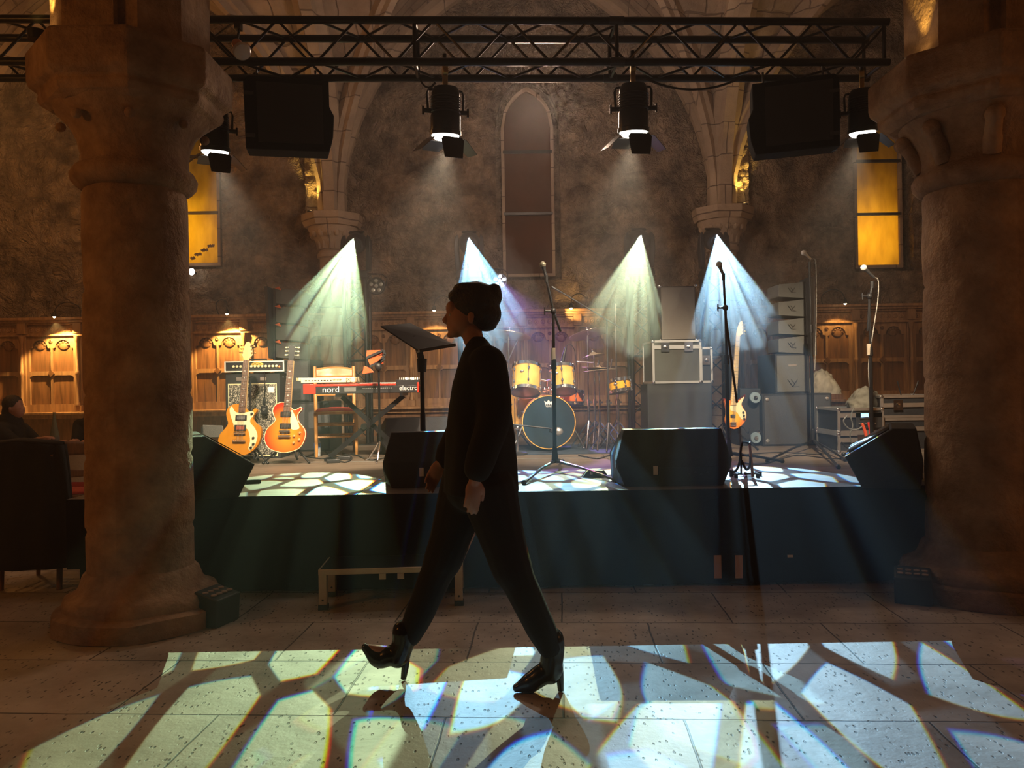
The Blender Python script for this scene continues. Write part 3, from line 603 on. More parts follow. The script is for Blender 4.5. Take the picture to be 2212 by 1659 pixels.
# ---------------------------------------------------------------- towers, moving heads
def tower(top):
    r = thing('truss_tower', 'x', 'truss tower'); h = top-SZ; a = 0.13
    for x, y in ((-a, -a), (a, -a), (-a, a), (a, a)): f = MB(); f.cyl((x, y, 0.01), (x, y, h), 0.0245, n=10); f.build('chord', M['blackm'], r)
    f = MB(); q = [V((-a, -a, .03)), V((a, -a, .03)), V((a, a, .03)), V((-a, a, .03))]; H_ = V((0, 0, h-.06))
    for i in range(4): truss_lattice(f, q[i], q[i]+H_, q[(i+1) % 4], q[(i+1) % 4]+H_, 0.235, 0.0085)
    for z in (1.0,):
        for i in range(4): f.cyl(q[i]+V((0, 0, z)), q[(i+1) % 4]+V((0, 0, z)), 0.012, n=6)
    f.build('bracing', M['blackm'], r)
    f = MB(); f.bb((-0.25, -0.25, 0), (0.25, 0.25, 0.015)); f.build('base_plate', M['blackm'], r)
    f = MB(); f.bb((-0.17, -0.17, h-0.005), (0.17, 0.17, h+0.01)); f.build('top_plate', M['blackm'], r); return r
def mhead(tilt, lm):
    r = thing('moving_head', 'x', 'stage light')
    f = MB(); hull(f, [(x, y, z) for z, a in ((0, .15), (0.02, .165), (0.09, .155), (0.11, .12)) for x in (-a, a) for y in (-a*0.9, a*0.9)]); f.build('light_base', M['black'], r, bevel=0.008)
    for s in (-1, 1):
        f = MB(); hull(f, [(s*x, y, z) for x, y, z in ((.12, -.06, .1), (.12, .06, .1), (.17, -.07, .12), (.17, .07, .12), (.13, -.06, .5), (.13, .06, .5), (.178, -.07, .49), (.178, .07, .49), (.182, -.09, .35), (.182, .09, .35), (.14, -.03, .56), (.14, .03, .56), (.165, -.03, .54), (.165, .03, .54))]); f.build('yoke_arm', M['black'], r, bevel=0.01)
    T = Matrix.Translation((0, 0, 0.46)) @ Matrix.Rotation(math.radians(tilt), 4, 'X')
    f = MB(); f.M = T; f.lathe([(0.06, 0.17), (0.1, 0.15), (0.12, 0.1), (0.128, 0), (0.12, -0.08), (0.11, -0.14), (0.085, -0.15), (0.07, -0.145), (0.055, -0.12), (0.05, -0.118)], n=28, axis=(0, 1, 0)); f.build('head_housing', M['black'], r)
    f = MB(); f.M = T; f.lathe([(0.07, -0.151), (0.075, -0.157), (0.062, -0.16), (0.052, -0.15)], n=28, axis=(0, 1, 0)); f.build('lens_ring', M['dgrey'], r)
    f = MB(); f.M = T; f.lathe([(0.048, -0.12), (0.03, -0.135), (0.01, -0.141)], n=24, axis=(0, 1, 0)); f.build('lens', lm, r)
    f = MB(); f.M = T
    for k in range(5): f.bb((-0.09, 0.04+k*.02, 0.11), (0.09, 0.048+k*.02, 0.125))
    f.build('vent', M['blackm'], r)
    return r
TN = ['left outermost behind the keyboards', 'behind the walking woman', 'right of the drum kit', 'behind the bass guitar']
for i, (pp, col, aim, ang, pw) in enumerate(HEADS):
    L_ = P(pp[0], pp[1], HY); top = L_.z-0.52
    tw = tower(top); tw.location = (L_.x, HY+0.14, SZ); tw['label'] = 'slim black truss tower %s' % TN[i]; tw['group'] = 'towers carrying the moving heads'
    lm = mat('beam_lens_%d' % i, (1, 1, 1), 0.3, emit=tuple(0.35+0.65*c for c in col), estr=22)
    src = L_; d = (V((aim[0], aim[1], 0))-src).normalized(); tl = math.degrees(math.asin(-d.z))
    h = mhead(tl*0.75, lm); h.location = (L_.x, HY+0.15, top+0.012); h['label'] = 'black moving head light on its tower, %s' % ['pale green beam from the leftmost tower', 'cyan beam above the walking woman', 'pale yellow-green beam right of the middle window', 'bright blue beam over the bass guitar'][i]; h['group'] = 'moving head lights on towers'
def par(px, py, Y, lit, lab, grp, rx=0.0, rz=0.0, s=1.0):
    r = thing('led_par_light', lab, 'stage light', P(px, py, Y), 0, grp); r.rotation_euler = (rx, 0, rz); r.scale = (s, s, s)
    f = MB(); f.lathe([(0.07, 0.12), (0.095, 0.1), (0.105, 0.0), (0.11, -0.02), (0.1, -0.03), (0.09, -0.012)], n=24, axis=(0, 1, 0)); f.build('housing', M['black'], r)
    for k in range(6):
        a = 0.3+k*2*PI/5; c = (0.062*math.cos(a), -0.016, 0.062*math.sin(a)) if k < 5 else (0, -0.016, 0)
        f = MB(); f.lathe([(0.024, 0), (0.022, 0.008), (0.01, 0.012)], c, n=14, axis=(0, -1, 0)); f.build('lens', lit, r)
    f = MB(); f.tube([(0.11, 0.03, 0), (0.125, 0.03, 0.1), (0.06, 0.03, 0.15), (-0.06, 0.03, 0.15), (-0.125, 0.03, 0.1), (-0.11, 0.03, 0)], 0.006, 6); f.build('yoke', M['blackm'], r)
    f = MB(); f.bar((0.0, 0.03, 0.15), (-0.14, 0.08, 0.16), 0.02); f.build('clamp', M['blackm'], r)
OFFL = mat('dull_glass_lens', (0.35, 0.34, 0.32), 0.15, 0.2)
par(813, 618, 9.3, OFFL, 'round black LED par, unlit, on the tower right of the keyboards', 'LED pars on towers')
par(1079, 606, 9.2, mat('white_lit_led', (1, 1, 1), 0.3, emit=(0.95, 0.9, 1.0), estr=25), 'small lit LED par with white cells beside the woman\'s hair bun', 'LED pars on towers', 0.35, 0.25, 0.85)
light('led_par_beam', 'SPOT', P(1079, 606, 9.16)+V((0.01, -0.02, -0.02)), (0.55, 0.3, 1.0), 750, 0.04, P(1215, 850, 8.0), 52, 0.7)
lt = thing('led_uplight', 'small white lamp glowing on the wall beside the left pillar', 'lamp', P(414, 587, WY-0.15)); f = MB(); f.ball((0, 0, 0), (0.045, 0.03, 0.05), 12, 8); f.build('bulb', LENS, lt); f = MB(); f.cyl((0, 0.02, 0), (0, 0.14, 0), 0.02); f.build('bracket', M['black'], lt)
# picture lights above the wainscot
BULB = mat('warm_bulb', (1, 0.8, 0.5), 0.3, emit=(1, 0.7, 0.35), estr=30)
def gooseneck(px, py, lab, pw, sgn=1, aim=None, big=False):
    p = P(px, py, WY-0.3); r = thing('picture_lamp', lab, 'lamp', (p.x, WY-0.25, ZT), 0, 'gooseneck lamps above the panelling')
    f = MB(); f.tube(curve3([(sgn*0.22, 0.1, 0.0), (sgn*0.24, 0.05, 0.14), (sgn*0.14, -0.04, 0.21), (sgn*0.03, -0.1, 0.17), (0, -0.17, 0.06)]), 0.007, 6); f.build('gooseneck', M['blackm'], r)
    f = MB(); f.lathe([(0.012, 0.10), (0.022, 0.085), (0.03, 0.03), (0.026, 0.03)], (0, -0.17, -0.04), n=14); f.build('lamp_shade', M['blackm'], r)
    f = MB(); f.ball((0, -0.17, -0.01), 0.02, 10, 8); f.build('bulb', BULB, r)
    light('picture_lamp_beam', 'SPOT', (p.x, WY-0.40, ZT-0.085), (1.0, 0.6, 0.18), pw, 0.015, aim or (p.x, WY-0.15, 1.5), 105, 0.3)
gooseneck(128, 690, 'black gooseneck lamp above the lit panels left of the left pillar', 170)
gooseneck(497, 694, 'black gooseneck lamp above the lit panels behind the yellow guitar', 190, -1)
gooseneck(940, 703, 'black gooseneck lamp above panels right of the music stand', 16)
gooseneck(1232, 650, 'black gooseneck lamp above panels left of the pale green beam', 9, 1, (P(1260, 650, WY).x, WY, 2.6))
gooseneck(1818, 655, 'black gooseneck lamp with glaring bulb above the right panels', 12, -1)
# ================================================================ loudspeaker stacks
def fbox(name, lab, cat, px0, px1, py0, py1, Y, depth, mt, group=None, rz=0, bev=0.006, part='cabinet'):
    a = P(px0, py1, Y); b = P(px1, py0, Y); w_ = b.x-a.x; c = V(((a.x+b.x)/2, Y, a.z)); h = P((px0+px1)/2, py0, Y).z-P((px0+px1)/2, py1, Y).z
    c.z = P((px0+px1)/2, py1, Y).z
    r = thing(name, lab, cat, c, rz, group); f = MB(); f.bb((-w_/2, 0, 0), (w_/2, depth, h)); f.build(part, mt, r, bevel=bev, smooth=False); return r, w_, h
def onstage(r): r.location.z = SZ
def sub(lab, px0, px1, py0, py1, Y, z0, grp, logo=False):
    r, w_, h = fbox('subwoofer', lab, 'loudspeaker', px0, px1, py0, py1, Y, 0.6, M['tex'], grp)
    if z0 is not None: 
        dz = r.location.z-z0; r.location.z = z0
        r.children[0].data.transform(Matrix.Translation((0, 0, 0))); h += dz
        for v in r.children[0].data.vertices:
            if v.co.z > 0.01: v.co.z = h
    f = MB(); f.bb((-w_/2+0.02, -0.008, 0.02), (w_/2-0.02, -0.001, h-0.02)); f.build('grille', M['grey'] if logo else mat('slate_grille', (0.055, 0.055, 0.06), 0.6, nscale=100, bump=0.2, bscale=200), r)
    return r, w_, h
def vlogo(r, x, z, s):
    f = MB(); y = -0.011; f.bar((x-s, y, z+s*.8), (x, y, z-s*.6), s*0.22, 0.004); f.bar((x, y, z-s*.6), (x+s*.9, y, z+s*.8), s*0.22, 0.004); f.bar((x-s*.3, y, z+s*.8), (x+s*.4, y, z-s*.1), s*0.15, 0.004); f.bar((x+s*.3, y, z-s*.6), (x+s*1.2, y, z-s*.6), s*0.12, 0.003); f.build('maker_emblem', M['dgrey'], r)
def array(px_in, pys, Y, s, lab, wpx):
    """curved column of wedge cabinets; s=+1: side plate on the left"""
    root = None
    for i, (y0, y1) in enumerate(pys):
        a = P(px_in, y1, Y); sc_ = Y/F; w_ = wpx*sc_; h = (y1-y0)*sc_
        r = thing('line_array_speaker', lab % ['topmost', 'second from top', 'third from top', 'lowest'][i], 'loudspeaker', (a.x, Y, a.z), 0, 'speaker stack left of the keyboards' if s > 0 else 'speaker stack right of the bass guitar')
        f = MB(); k = 0.10*h; f.prism([(0, k*1.2) if s > 0 else (0, 0), (w_*s, 0) if s > 0 else (w_*s, 0), (w_*s, h*0.86), (0, h*0.86+k)] if s > 0 else [(0, 0), (w_*s, k), (w_*s, h*0.8), (0, h*0.8+k*1.4)], 0.36, Matrix.Translation((0, 0.36, 0)) @ Matrix.Rotation(PI/2, 4, 'X')); f.build('cabinet', M['grey'], r, smooth=False, bevel=0.005)
        f = MB(); f.bb((-s*0.03, -0.01, -0.02), (-s*0.004, 0.3, h*0.98)); f.build('side_plate', M['dgrey'], r)
        if s > 0: f = MB(); f.prism([(0.0, 0), (0.07, -0.02), (0.05, 0.02)], 0.02, Matrix.Translation((0.0, -0.02, h*0.95)) @ Matrix.Rotation(PI/2, 4, 'X')); f.build('rigging_pin', mat('orange_tag', (0.8, 0.16, 0.04), 0.5), r)
        else: vlogo(r, w_*s*0.5, h*0.45, h*0.2)
array(596, [(622, 660), (661, 701), (700, 738), (737, 777)], 8.6, 1, 'grey wedge speaker in the stack left of the green beam, %s', 52)
array(1738, [(606, 644), (644, 684), (684, 724), (723, 764)], 8.3, -1, 'grey wedge speaker in the stack right of the bass, %s', 56)
q = MB(); q.bar(P(583, 622, 8.62), P(592, 775, 8.62), 0.03, 0.3); tag(q.build('speaker_rigging_frame', M['dgrey']), 'dark steel frame along the left edge of the left speaker stack', 'frame')
q = MB(); q.bar(P(1743, 602, 8.32), P(1748, 768, 8.32), 0.05, 0.3); tag(q.build('speaker_rigging_frame', M['dgrey']), 'dark steel frame along the right edge of the right speaker stack', 'frame')
r, w_, h = sub('dark grey subwoofer, upper one under the left speaker stack', 594, 670, 777, 868, 8.5, None, 'subwoofers')
z1 = P(630, 868, 8.5).z
r, w_, h = sub('dark grey subwoofer, lower one behind the sunburst guitar', 612, 702, 869, 990, 8.3, SZ, 'subwoofers')
r.location.y = 8.5
r, w_, h = sub('grey speaker box with a V emblem under the right speaker stack', 1675, 1748, 764, 850, 8.3, None, 'subwoofers', True); vlogo(r, 0.0, h*0.25, 0.055)
f = MB(); f.bb((-0.045, -0.012, h*0.68), (0.045, -0.006, h*0.73)); f.build('handle', M['alu'], r)
r, w_, h = sub('big slate subwoofer standing on the stage behind the two right mic stands', 1648, 1796, 850, 962, 8.2, SZ, 'subwoofers')
for x in (-w_/2+0.05, w_/2-0.05):
    for z in (0.06, h-0.06): f = MB(); f.lathe([(0.022, 0), (0.018, 0.008), (0.008, 0.01)], (x, -0.008, z), n=14, axis=(0, -1, 0)); f.build('corner_bolt', M['alu'], r)
# ---------------------------------------------------------------- flight cases
def case(lab, px0, px1, py0, py1, Y, depth, z0=None, grp='flight cases', body=None, latches=2, lid=0.25, rz=0):
    r, w_, h = fbox('flight_case', lab, 'flight case', px0, px1, py0, py1, Y, depth, body or M['tex'], grp, rz, part='case_body')
    if z0 is not None: 
        dz = r.location.z-z0; r.location.z = z0; h += dz
        for v in r.children[0].data.vertices:
            if v.co.z > 0.01: v.co.z = h
    t_ = 0.012; f = MB()
    for x in (-w_/2, w_/2):
        for y in (0, depth): f.box((x, y, h/2), (t_*2, t_*2, h))
    for z in (0, h):
        for y in (0, depth): f.box((0, y, z if z else t_), (w_, t_*2, t_*2))
        for x in (-w_/2, w_/2): f.box((x, depth/2, z if z else t_), (t_*2, depth, t_*2))
    f.build('edge_trim', M['alu'], r)
    for x in (-w_/2, w_/2):
        for y in (0, depth):
            for z in (t_, h): f = MB(); f.ball((x, y, z), 0.022, 10, 6); f.build('ball_corner', M['chrome'], r)
    zl = h*(1-lid); f = MB(); f.bb((-w_/2, -0.016, zl-0.02), (w_/2, -0.01, zl+0.02)); f.build('lid_rail', M['alu'], r)
    for k in range(latches):
        x = -w_/2+w_*(k+0.5)/latches if latches > 1 else 0
        f = MB(); f.bb((x-0.045, -0.02, zl-0.05), (x+0.045, -0.014, zl+0.05)); f.lathe([(0.022, 0), (0.022, 0.008), (0.01, 0.012)], (x, -0.02, zl), n=12, axis=(0, -1, 0)); f.bb((x-0.03, -0.03, zl-0.006), (x+0.03, -0.02, zl+0.006)); f.build('latch', M['chrome'], r)
    return r, w_, h
CG = mat('slate_case_panel', (0.05, 0.053, 0.05), 0.6, var=0.1)
r, w_, h = case('grey flight case with chrome latches under the tall grey panel', 1412, 1512, 737, 828, 8.3, 0.6, body=CG, lid=0.14)
zt = r.location.z
g2 = mat('draped_black_cloth', (0.014, 0.015, 0.018), 0.8, var=0.3, nscale=4)
a = P(1400, 829, 8.25); b = P(1540, 829, 8.25)
dr = thing('draped_riser', 'box draped in dark cloth under the grey flight case', 'riser', ((a.x+b.x)/2, 8.3, SZ)); ww = b.x-a.x; hh = zt-SZ
f = MB(); f.bb((-ww/2+0.03, 0.03, 0), (ww/2-0.03, 0.62, hh-0.012)); f.build('box', M['tex'], dr)
f = MB(); f.grid(lambda u, v: (-ww/2+ww*u, -0.0+0.02*math.sin(u*19)*(1-v), 0.01+(hh-0.01)*v), 60, 6); f.grid(lambda u, v: (-ww/2+ww*u, 0.64*v, hh-0.006), 4, 4); f.build('cloth', g2, dr, solid=0.004)
r, w_, h = case('narrow black flight case stood beside the grey one, right of it', 1515, 1536, 752, 828, 8.32, 0.5, z0=zt, latches=1, lid=0.35)
pn, w_, h = fbox('grille_cabinet', 'tall pale grey speaker cabinet with fine grille on top of the flight case', 'loudspeaker', 1427, 1502, 617, 734, 8.35, 0.4, M['tex'], part='cabinet_body')
pn.location.z = P(1460, 737, 8.3).z+0.012
f = MB(); f.bb((-w_/2+0.012, -0.008, 0.012), (w_/2-0.012, 0.0, h-0.014)); f.build('grille', mat('pale_perforated_grille', (0.22, 0.2, 0.18), 0.6, var=0.06, nscale=160, bump=0.4, bscale=400), pn)
f = MB()
for x in (-w_/2, w_/2):
    for z in (0, h): f.ball((x, 0, z), 0.018, 8, 6)
f.build('corner_cap', M['chrome'], pn)
# upright case on castors with a blue wheel by the bass
dl = thing('wheeled_case', 'black case lying on its side with pale castors, between bass and subwoofer', 'flight case', (P(1628, 960, 8.3).x, 8.3, SZ), 0, 'flight cases')
f = MB(); f.bb((-0.14, 0, 0), (0.085, 0.6, 0.62)); f.build('case_body', M['tex'], dl, bevel=0.006)
for z in (0.52, 0.09):
    f = MB(); f.lathe([(0.055, -0.02), (0.06, -0.01), (0.06, 0.01), (0.055, 0.02)], (0.0, -0.07, z), n=24, axis=(0, 1, 0)); w1 = f.build('castor_wheel', mat('pale_blue_wheel', (0.22, 0.3, 0.36), 0.5), dl)
    f = MB(); f.lathe([(0.022, -0.03), (0.022, 0.02)], (0.0, -0.07, z), n=14, axis=(0, 1, 0)); f.bar((0, -0.1, z), (0.05, -0.03, z+0.05), 0.03, 0.012); f.bb((0.02, -0.03, z-0.05), (0.08, -0.0, z+0.08)); f.build('castor_fork', M['chrome'], dl)
# right-hand racks
RK, w_, h = case('open rack case with blue lit screen and plugs by the right mic stand', 1812, 1905, 884, 938, 7.3, 0.5, z0=SZ+0.19, body=M['black'], latches=0, grp='flight cases')
f = MB(); f.bb((-0.05, -0.016, 0.05), (0.2, -0.004, h-0.03)); f.build('rack_unit', M['dgrey'], RK)
f = MB(); f.bb((0.0, -0.02, h*0.62), (0.07, -0.015, h*0.82)); f.build('screen', mat('blue_lcd', (0.1, 0.3, 1), 0.4, emit=(0.15, 0.4, 1.0), estr=5), RK)
for k in range(6): f = MB(); f.cyl((-0.02+k*0.03, -0.02, h*0.4), (-0.02+k*0.03, -0.03, h*0.4), 0.007); f.build('knob', M['alu'], RK)
r, w_, h = case('low black case under the rack with the blue screen', 1812, 1910, 938, 968, 7.3, 0.5, z0=SZ, latches=1, lid=0.3)
RK.location.z = SZ+h+0.012
r, w_, h = case('flat black flight case behind the far right floor monitor', 1905, 2040, 868, 905, 7.4, 0.6, z0=SZ+0.27, latches=2, lid=0.4); zc_ = r.location.z+h
r, w_, h = case('lower black flight case behind the far right floor monitor', 1908, 2045, 905, 965, 7.4, 0.6, z0=SZ, latches=2, lid=0.3)
zc_ = SZ+h; bpy.data.objects[r.name]
for o_ in C.objects:
    if o_.get('label') == 'flat black flight case behind the far right floor monitor': o_.location.z = SZ+h+0.014; zc_ = SZ+h+0.014+0.16
rt = thing('wifi_router', 'pale wifi router with two aerials on the rightmost flight case', 'router', P(1972, 872, 7.6)); rt.location.z = P(1972, 868, 7.42).z
f = MB(); f.bb((-0.08, 0, 0), (0.08, 0.12, 0.05)); f.build('router_body', M['white'], rt, bevel=0.006)
for x, t_ in ((-0.06, -0.04), (0.05, 0.06)): f = MB(); f.cyl((x, 0.1, 0.04), (x+t_, 0.1, 0.2), 0.006); f.build('aerial', M['black'], rt)
def heap(lab, cat, pts, Y, dpt, mt, name):
    """crumpled cloth heap from a front outline in px"""
    c = P(*pts[0], Y); xs = [p[0] for p in pts]; ys = [p[1] for p in pts]
    a = P(min(xs), max(ys), Y); b = P(max(xs), min(ys), Y); cx = (a.x+b.x)/2; hw = (b.x-a.x)/2; hz = b.z-a.z
    m = MB()
    def fn(u, v):
        th = 2*PI*u; ph = v*PI/2; x = math.cos(th)*math.cos(ph); y = math.sin(th)*math.cos(ph); z = math.sin(ph)
        k = 1+0.2*noise.noise(V((x*2.2, y*2.2, z*2.2+cx))); n2 = noise.noise(V((x*5, y*5, z*5+cx)))*0.12
        top = 0.55+0.45*math.cos((x-0.35*0)*2.2)
        return (cx+hw*x*(k*0.9+n2), Y+dpt/2+dpt/2*y*(k*0.9+n2), a.z+hz*max(0.0, z)*(k+n2)*(0.75+0.25*top))
    m.grid(fn, 64, 24); o = m.build(name, mt, angle=180); tag(o, lab, cat); return o
CO = mat('beige_coat_cloth', (0.27, 0.235, 0.175), 0.85, var=0.2, nscale=9, bump=0.6, bscale=12)
heap('crumpled beige coat thrown on the big slate subwoofer', 'coat', [(1752, 852), (1832, 800)], 8.3, 0.4, CO, 'coat')
heap('crumpled grey-green jacket heaped on the right rack case', 'coat', [(1842, 884), (1935, 838)], 7.45, 0.35, mat('grey_green_cloth', (0.16, 0.15, 0.12), 0.85, var=0.2, nscale=9, bump=0.6, bscale=12), 'jacket')
# ---------------------------------------------------------------- floor monitors
def wedge(w_=0.78, h=0.385):
    r = thing('floor_monitor', 'x', 'monitor speaker')
    f = MB(); pr = [(0, 0), (0.34, 0), (0.44, 0.2), (0.16, h), (0.02, h), (-0.015, 0.18)]
    pts = [(s*(w_/2), y, z) for s in (-1, 1) for y, z in pr[1:2]+[(0.44, 0.2), (-0.015, 0.18), (0.0, 0.14)]] + [(s*(w_/2-0.06), y, z) for s in (-1, 1) for y, z in pr]
    hull(f, pts); f.build('cabinet', M['tex'], r, smooth=False, bevel=0.008)
    f = MB(); a, b = V((0, 0.425, 0.215)), V((0, 0.175, h-0.012)); x = w_/2-0.1
    n_ = V((0, 0.54, 0.84))*0.006; f.add([V((-x, a.y, a.z))+n_, V((x, a.y, a.z))+n_, V((x, b.y, b.z))+n_, V((-x, b.y, b.z))+n_], [(0, 1, 2, 3)]); f.build('grille', M['dgrey'], r, solid=0.006)
    for s in (-1, 1):
        for k in (0, 1): f = MB(); f.ball((s*(w_/2-0.024), 0.13+k*0.075, 0.19+0.02*k), (0.012, 0.018, 0.045), 12, 8); f.build('side_handle', M['black'], r)
    f = MB(); f.bb((-0.1, -0.02, 0.035), (0.3, 0.01, 0.13)); f.build('connector_panel', M['black'], r)
    for k in range(4): f = MB(); f.cyl((0.1+k*0.04, -0.021, 0.08+0.015*(k % 2)), (0.1+k*0.04, -0.027, 0.08+0.015*(k % 2)), 0.008); f.build('socket', M['dgrey'], r)
    f = MB(); f.bb((-0.14, -0.022, 0.08), (-0.11, -0.012, 0.14)); f.build('paper_label', M['white'], r); return r
w0 = wedge(); WG = 'black floor monitors on the stage'
def putw(o, px, py, rz, lab, Y=None, s=1):
    p = PZ(px, py, SZ) if Y is None else P(px, py, Y); o.location = (p.x, p.y, SZ); o.rotation_euler = (0, 0, rz); o['label'] = lab; o['group'] = WG; o.scale = (s, s, s)
putw(w0, 1456, 1050, -0.03, 'black floor monitor at the stage edge right of the centre mic stand')
putw(dup(w0, (0, 0, 0)), 950, 1052, 0.12, 'black floor monitor at the stage edge partly behind the walking woman')
putw(dup(w0, (0, 0, 0)), 905, 970, 0.30, 'black floor monitor further back under the music stand', Y=8.0, s=0.98)
putw(dup(w0, (0, 0, 0)), 378, 1068, -1.1, 'black floor monitor at the left stage corner beside the pillar', s=1.05)
putw(dup(w0, (0, 0, 0)), 1985, 1043, 1.12, 'black floor monitor turned sideways against the right pillar')
# ================================================================ instruments
class Flat:
    """a flat-faced instrument drawn in a plane leaning back about its foot"""
    def __init__(s, Y, foot, lean, x0=0, y0=0, k=1.0, rz=0):
        s.Y = Y; s.o = P(foot[0], foot[1], Y); s.foot = foot; s.lean = lean; s.x0 = x0; s.y0 = y0; s.k = k
        s.M = Matrix.Rotation(-math.radians(lean), 4, 'X')
    def l(s, cx, cy):
        p = P(s.x0+cx/s.k, s.y0+cy/s.k, s.Y)-s.o; return (p.x, p.z)
    def poly(s, m, pts, y, th, n=0, holes=()):
        q = [s.l(*p) for p in pts]
        if n: q = smoothpoly(q, n)
        m.M = s.M @ Matrix.Translation((0, y, 0)) @ Matrix.Rotation(PI/2, 4, 'X'); m.prism(q, th); m.M = Matrix(); return m
    def at(s, cx, cy, y): x, z = s.l(cx, cy); return s.M @ V((x, y, z))
def part(f, m, nm, mt, r, bev=0, sm=True): return m.build(nm, mt, r, bevel=bev, smooth=sm)
MAPLE = wood_mat('pale_maple', (0.62, 0.42, 0.18), (0.78, 0.58, 0.3), 2, (4, 4, 0.8), 0.3, 0.02)
ROSE = wood_mat('rosewood', (0.10, 0.05, 0.03), (0.2, 0.11, 0.07), 3, (8, 8, 1), 0.45, 0.02)
CREAM = mat('cream_plastic', (0.80, 0.72, 0.42), 0.35, var=0.05)
HONEY = wood_mat('honey_body', (0.48, 0.18, 0.012), (0.6, 0.25, 0.02), 1.5, (3, 3, 0.7), 0.22, 0.01)
def burst(name, cx, cz, rx, rz_, cols, pos):
    m = bpy.data.materials.new(name); m.use_nodes = True; t = m.node_tree; N = t.nodes; L = t.links; b = N['Principled BSDF']; b.inputs['Roughness'].default_value = 0.18
    tc = N.new('ShaderNodeTexCoord'); mp = N.new('ShaderNodeMapping'); L.new(tc.outputs['Object'], mp.inputs[0]); mp.vector_type = 'POINT'
    mp.inputs['Location'].default_value = (-cx/rx, 0, -cz/rz_); mp.inputs['Scale'].default_value = (1/rx, 0, 1/rz_)
    ln = N.new('ShaderNodeVectorMath'); ln.operation = 'LENGTH'; L.new(mp.outputs[0], ln.inputs[0])
    rp = N.new('ShaderNodeValToRGB'); cr = rp.color_ramp
    while len(cr.elements) < len(cols): cr.elements.new(0.5)
    for e, c, p_ in zip(cr.elements, cols, pos): e.position = p_; e.color = (*c, 1)
    L.new(ln.outputs['Value'], rp.inputs[0]); L.new(rp.outputs[0], b.inputs['Base Color']); return m
def guitar(nm, lab, fl, body, bmat, pg, neck, head, hmat, tun, pick, bridge, tail, knobs, binding=None, fmat=ROSE, nut=None, strings=6, nfr=18):
    r = thing(nm, lab, 'guitar', fl.o, 0)
    m = MB(); fl.poly(m, body, 0.025, 0.045, 5); part(fl, m, 'body', bmat, r, 0.006)
    if binding is not None:
        m = MB(); q = smoothpoly([fl.l(*p) for p in body], 5); m.tube([fl.M @ V((x, -0.0195, z)) for x, z in q]+[fl.M @ V((q[0][0], -0.0195, q[0][1]))], 0.0035, 6); part(fl, m, 'binding', CREAM, r)
    if pg: m = MB(); fl.poly(m, pg, -0.0185, 0.004, 3); part(fl, m, 'pickguard', CREAM, r, 0.001)
    m = MB(); fl.poly(m, neck, 0.008, 0.032); part(fl, m, 'neck', MAPLE, r, 0.004)
    m = MB(); fl.poly(m, neck, -0.0245, 0.005); part(fl, m, 'fretboard', fmat, r, 0.001)
    a0, a1, b1, b0 = neck[0], neck[1], neck[2], neck[3]   # top-left, bottom-left, bottom-right, top-right
    m = MB(); m2 = MB()
    for k in range(1, nfr+1):
        t = 1-2**(-k/12*1.0); t = t/(1-2**(-22/12)) if t else 0
        if t > 0.99: break
        pl = (a0[0]+(a1[0]-a0[0])*t, a0[1]+(a1[1]-a0[1])*t); pr = (b0[0]+(b1[0]-b0[0])*t, b0[1]+(b1[1]-b0[1])*t)
        m.bar(fl.at(*pl, -0.0305), fl.at(*pr, -0.0305), 0.0022, 0.002)
        if k in (3, 5, 7, 9, 12, 15, 17): c = fl.at((pl[0]+pr[0])/2, (pl[1]+pr[1])/2-4*fl.k/5.5, -0.0298); m2.box(c, (0.018 if binding else 0.008, 0.0015, 0.012))
    part(fl, m, 'frets', M['chrome'], r); part(fl, m2, 'inlays', M['white'], r)
    m = MB(); fl.poly(m, head, -0.004, 0.014, 0); part(fl, m, 'headstock', hmat, r, 0.002)
    for (x, y, s) in tun:
        m = MB(); c = fl.at(x, y, -0.01); m.ball(c, (0.012, 0.006, 0.008), 10, 6); c2 = fl.at(x-s*26*fl.k/5.53, y, -0.01); m.cyl(c, c2, 0.003, n=6)
        c3 = fl.at(x-s*30*fl.k/5.53, y, -0.02); m.cyl(c3, c3+V((0, -0.012, 0)), 0.005, n=8); part(fl, m, 'tuning_peg', CREAM if binding is not None else M['brass'], r)
    for (x0, y0, x1, y1, mm) in pick:
        m = MB(); fl.poly(m, [(x0, y1), (x1, y1), (x1, y0), (x0, y0)], -0.02, 0.011); pk = part(fl, m, 'pickup', M['black'], r, 0.002)
        m = MB(); e = 0.16*(y1-y0); fl.poly(m, [(x0+2*e, y1-e), (x1-2*e, y1-e), (x1-2*e, y0+e), (x0+2*e, y0+e)], -0.031, 0.002); q_ = m.build('pickup_cover', mm, pk, bevel=0.001)
    for (x0, y0, x1, y1), n2 in ((bridge, 'bridge'), (tail, 'tailpiece')):
        m = MB(); a = fl.at(x0, (y0+y1)/2, -0.034); b = fl.at(x1, (y0+y1)/2, -0.034); hh = abs(fl.l(0, y0)[1]-fl.l(0, y1)[1]); m.cyl(a, b, hh*0.42, n=10)
        m.cyl(a.lerp(b, .07), a.lerp(b, .07)+V((0, 0.02, 0)), 0.006); m.cyl(a.lerp(b, .93), a.lerp(b, .93)+V((0, 0.02, 0)), 0.006); part(fl, m, n2, M['chrome'], r)
    for (x, y) in knobs: m = MB(); c = fl.at(x, y, -0.02); m.lathe([(0.012, 0), (0.012, 0.006), (0.009, 0.016), (0.004, 0.018)], c, n=14, axis=(0, -1, 0)); part(fl, m, 'control_knob', mat('amber_knob', (0.5, 0.3, 0.12), 0.25) if binding is not None else M['black'], r)
    m = MB()
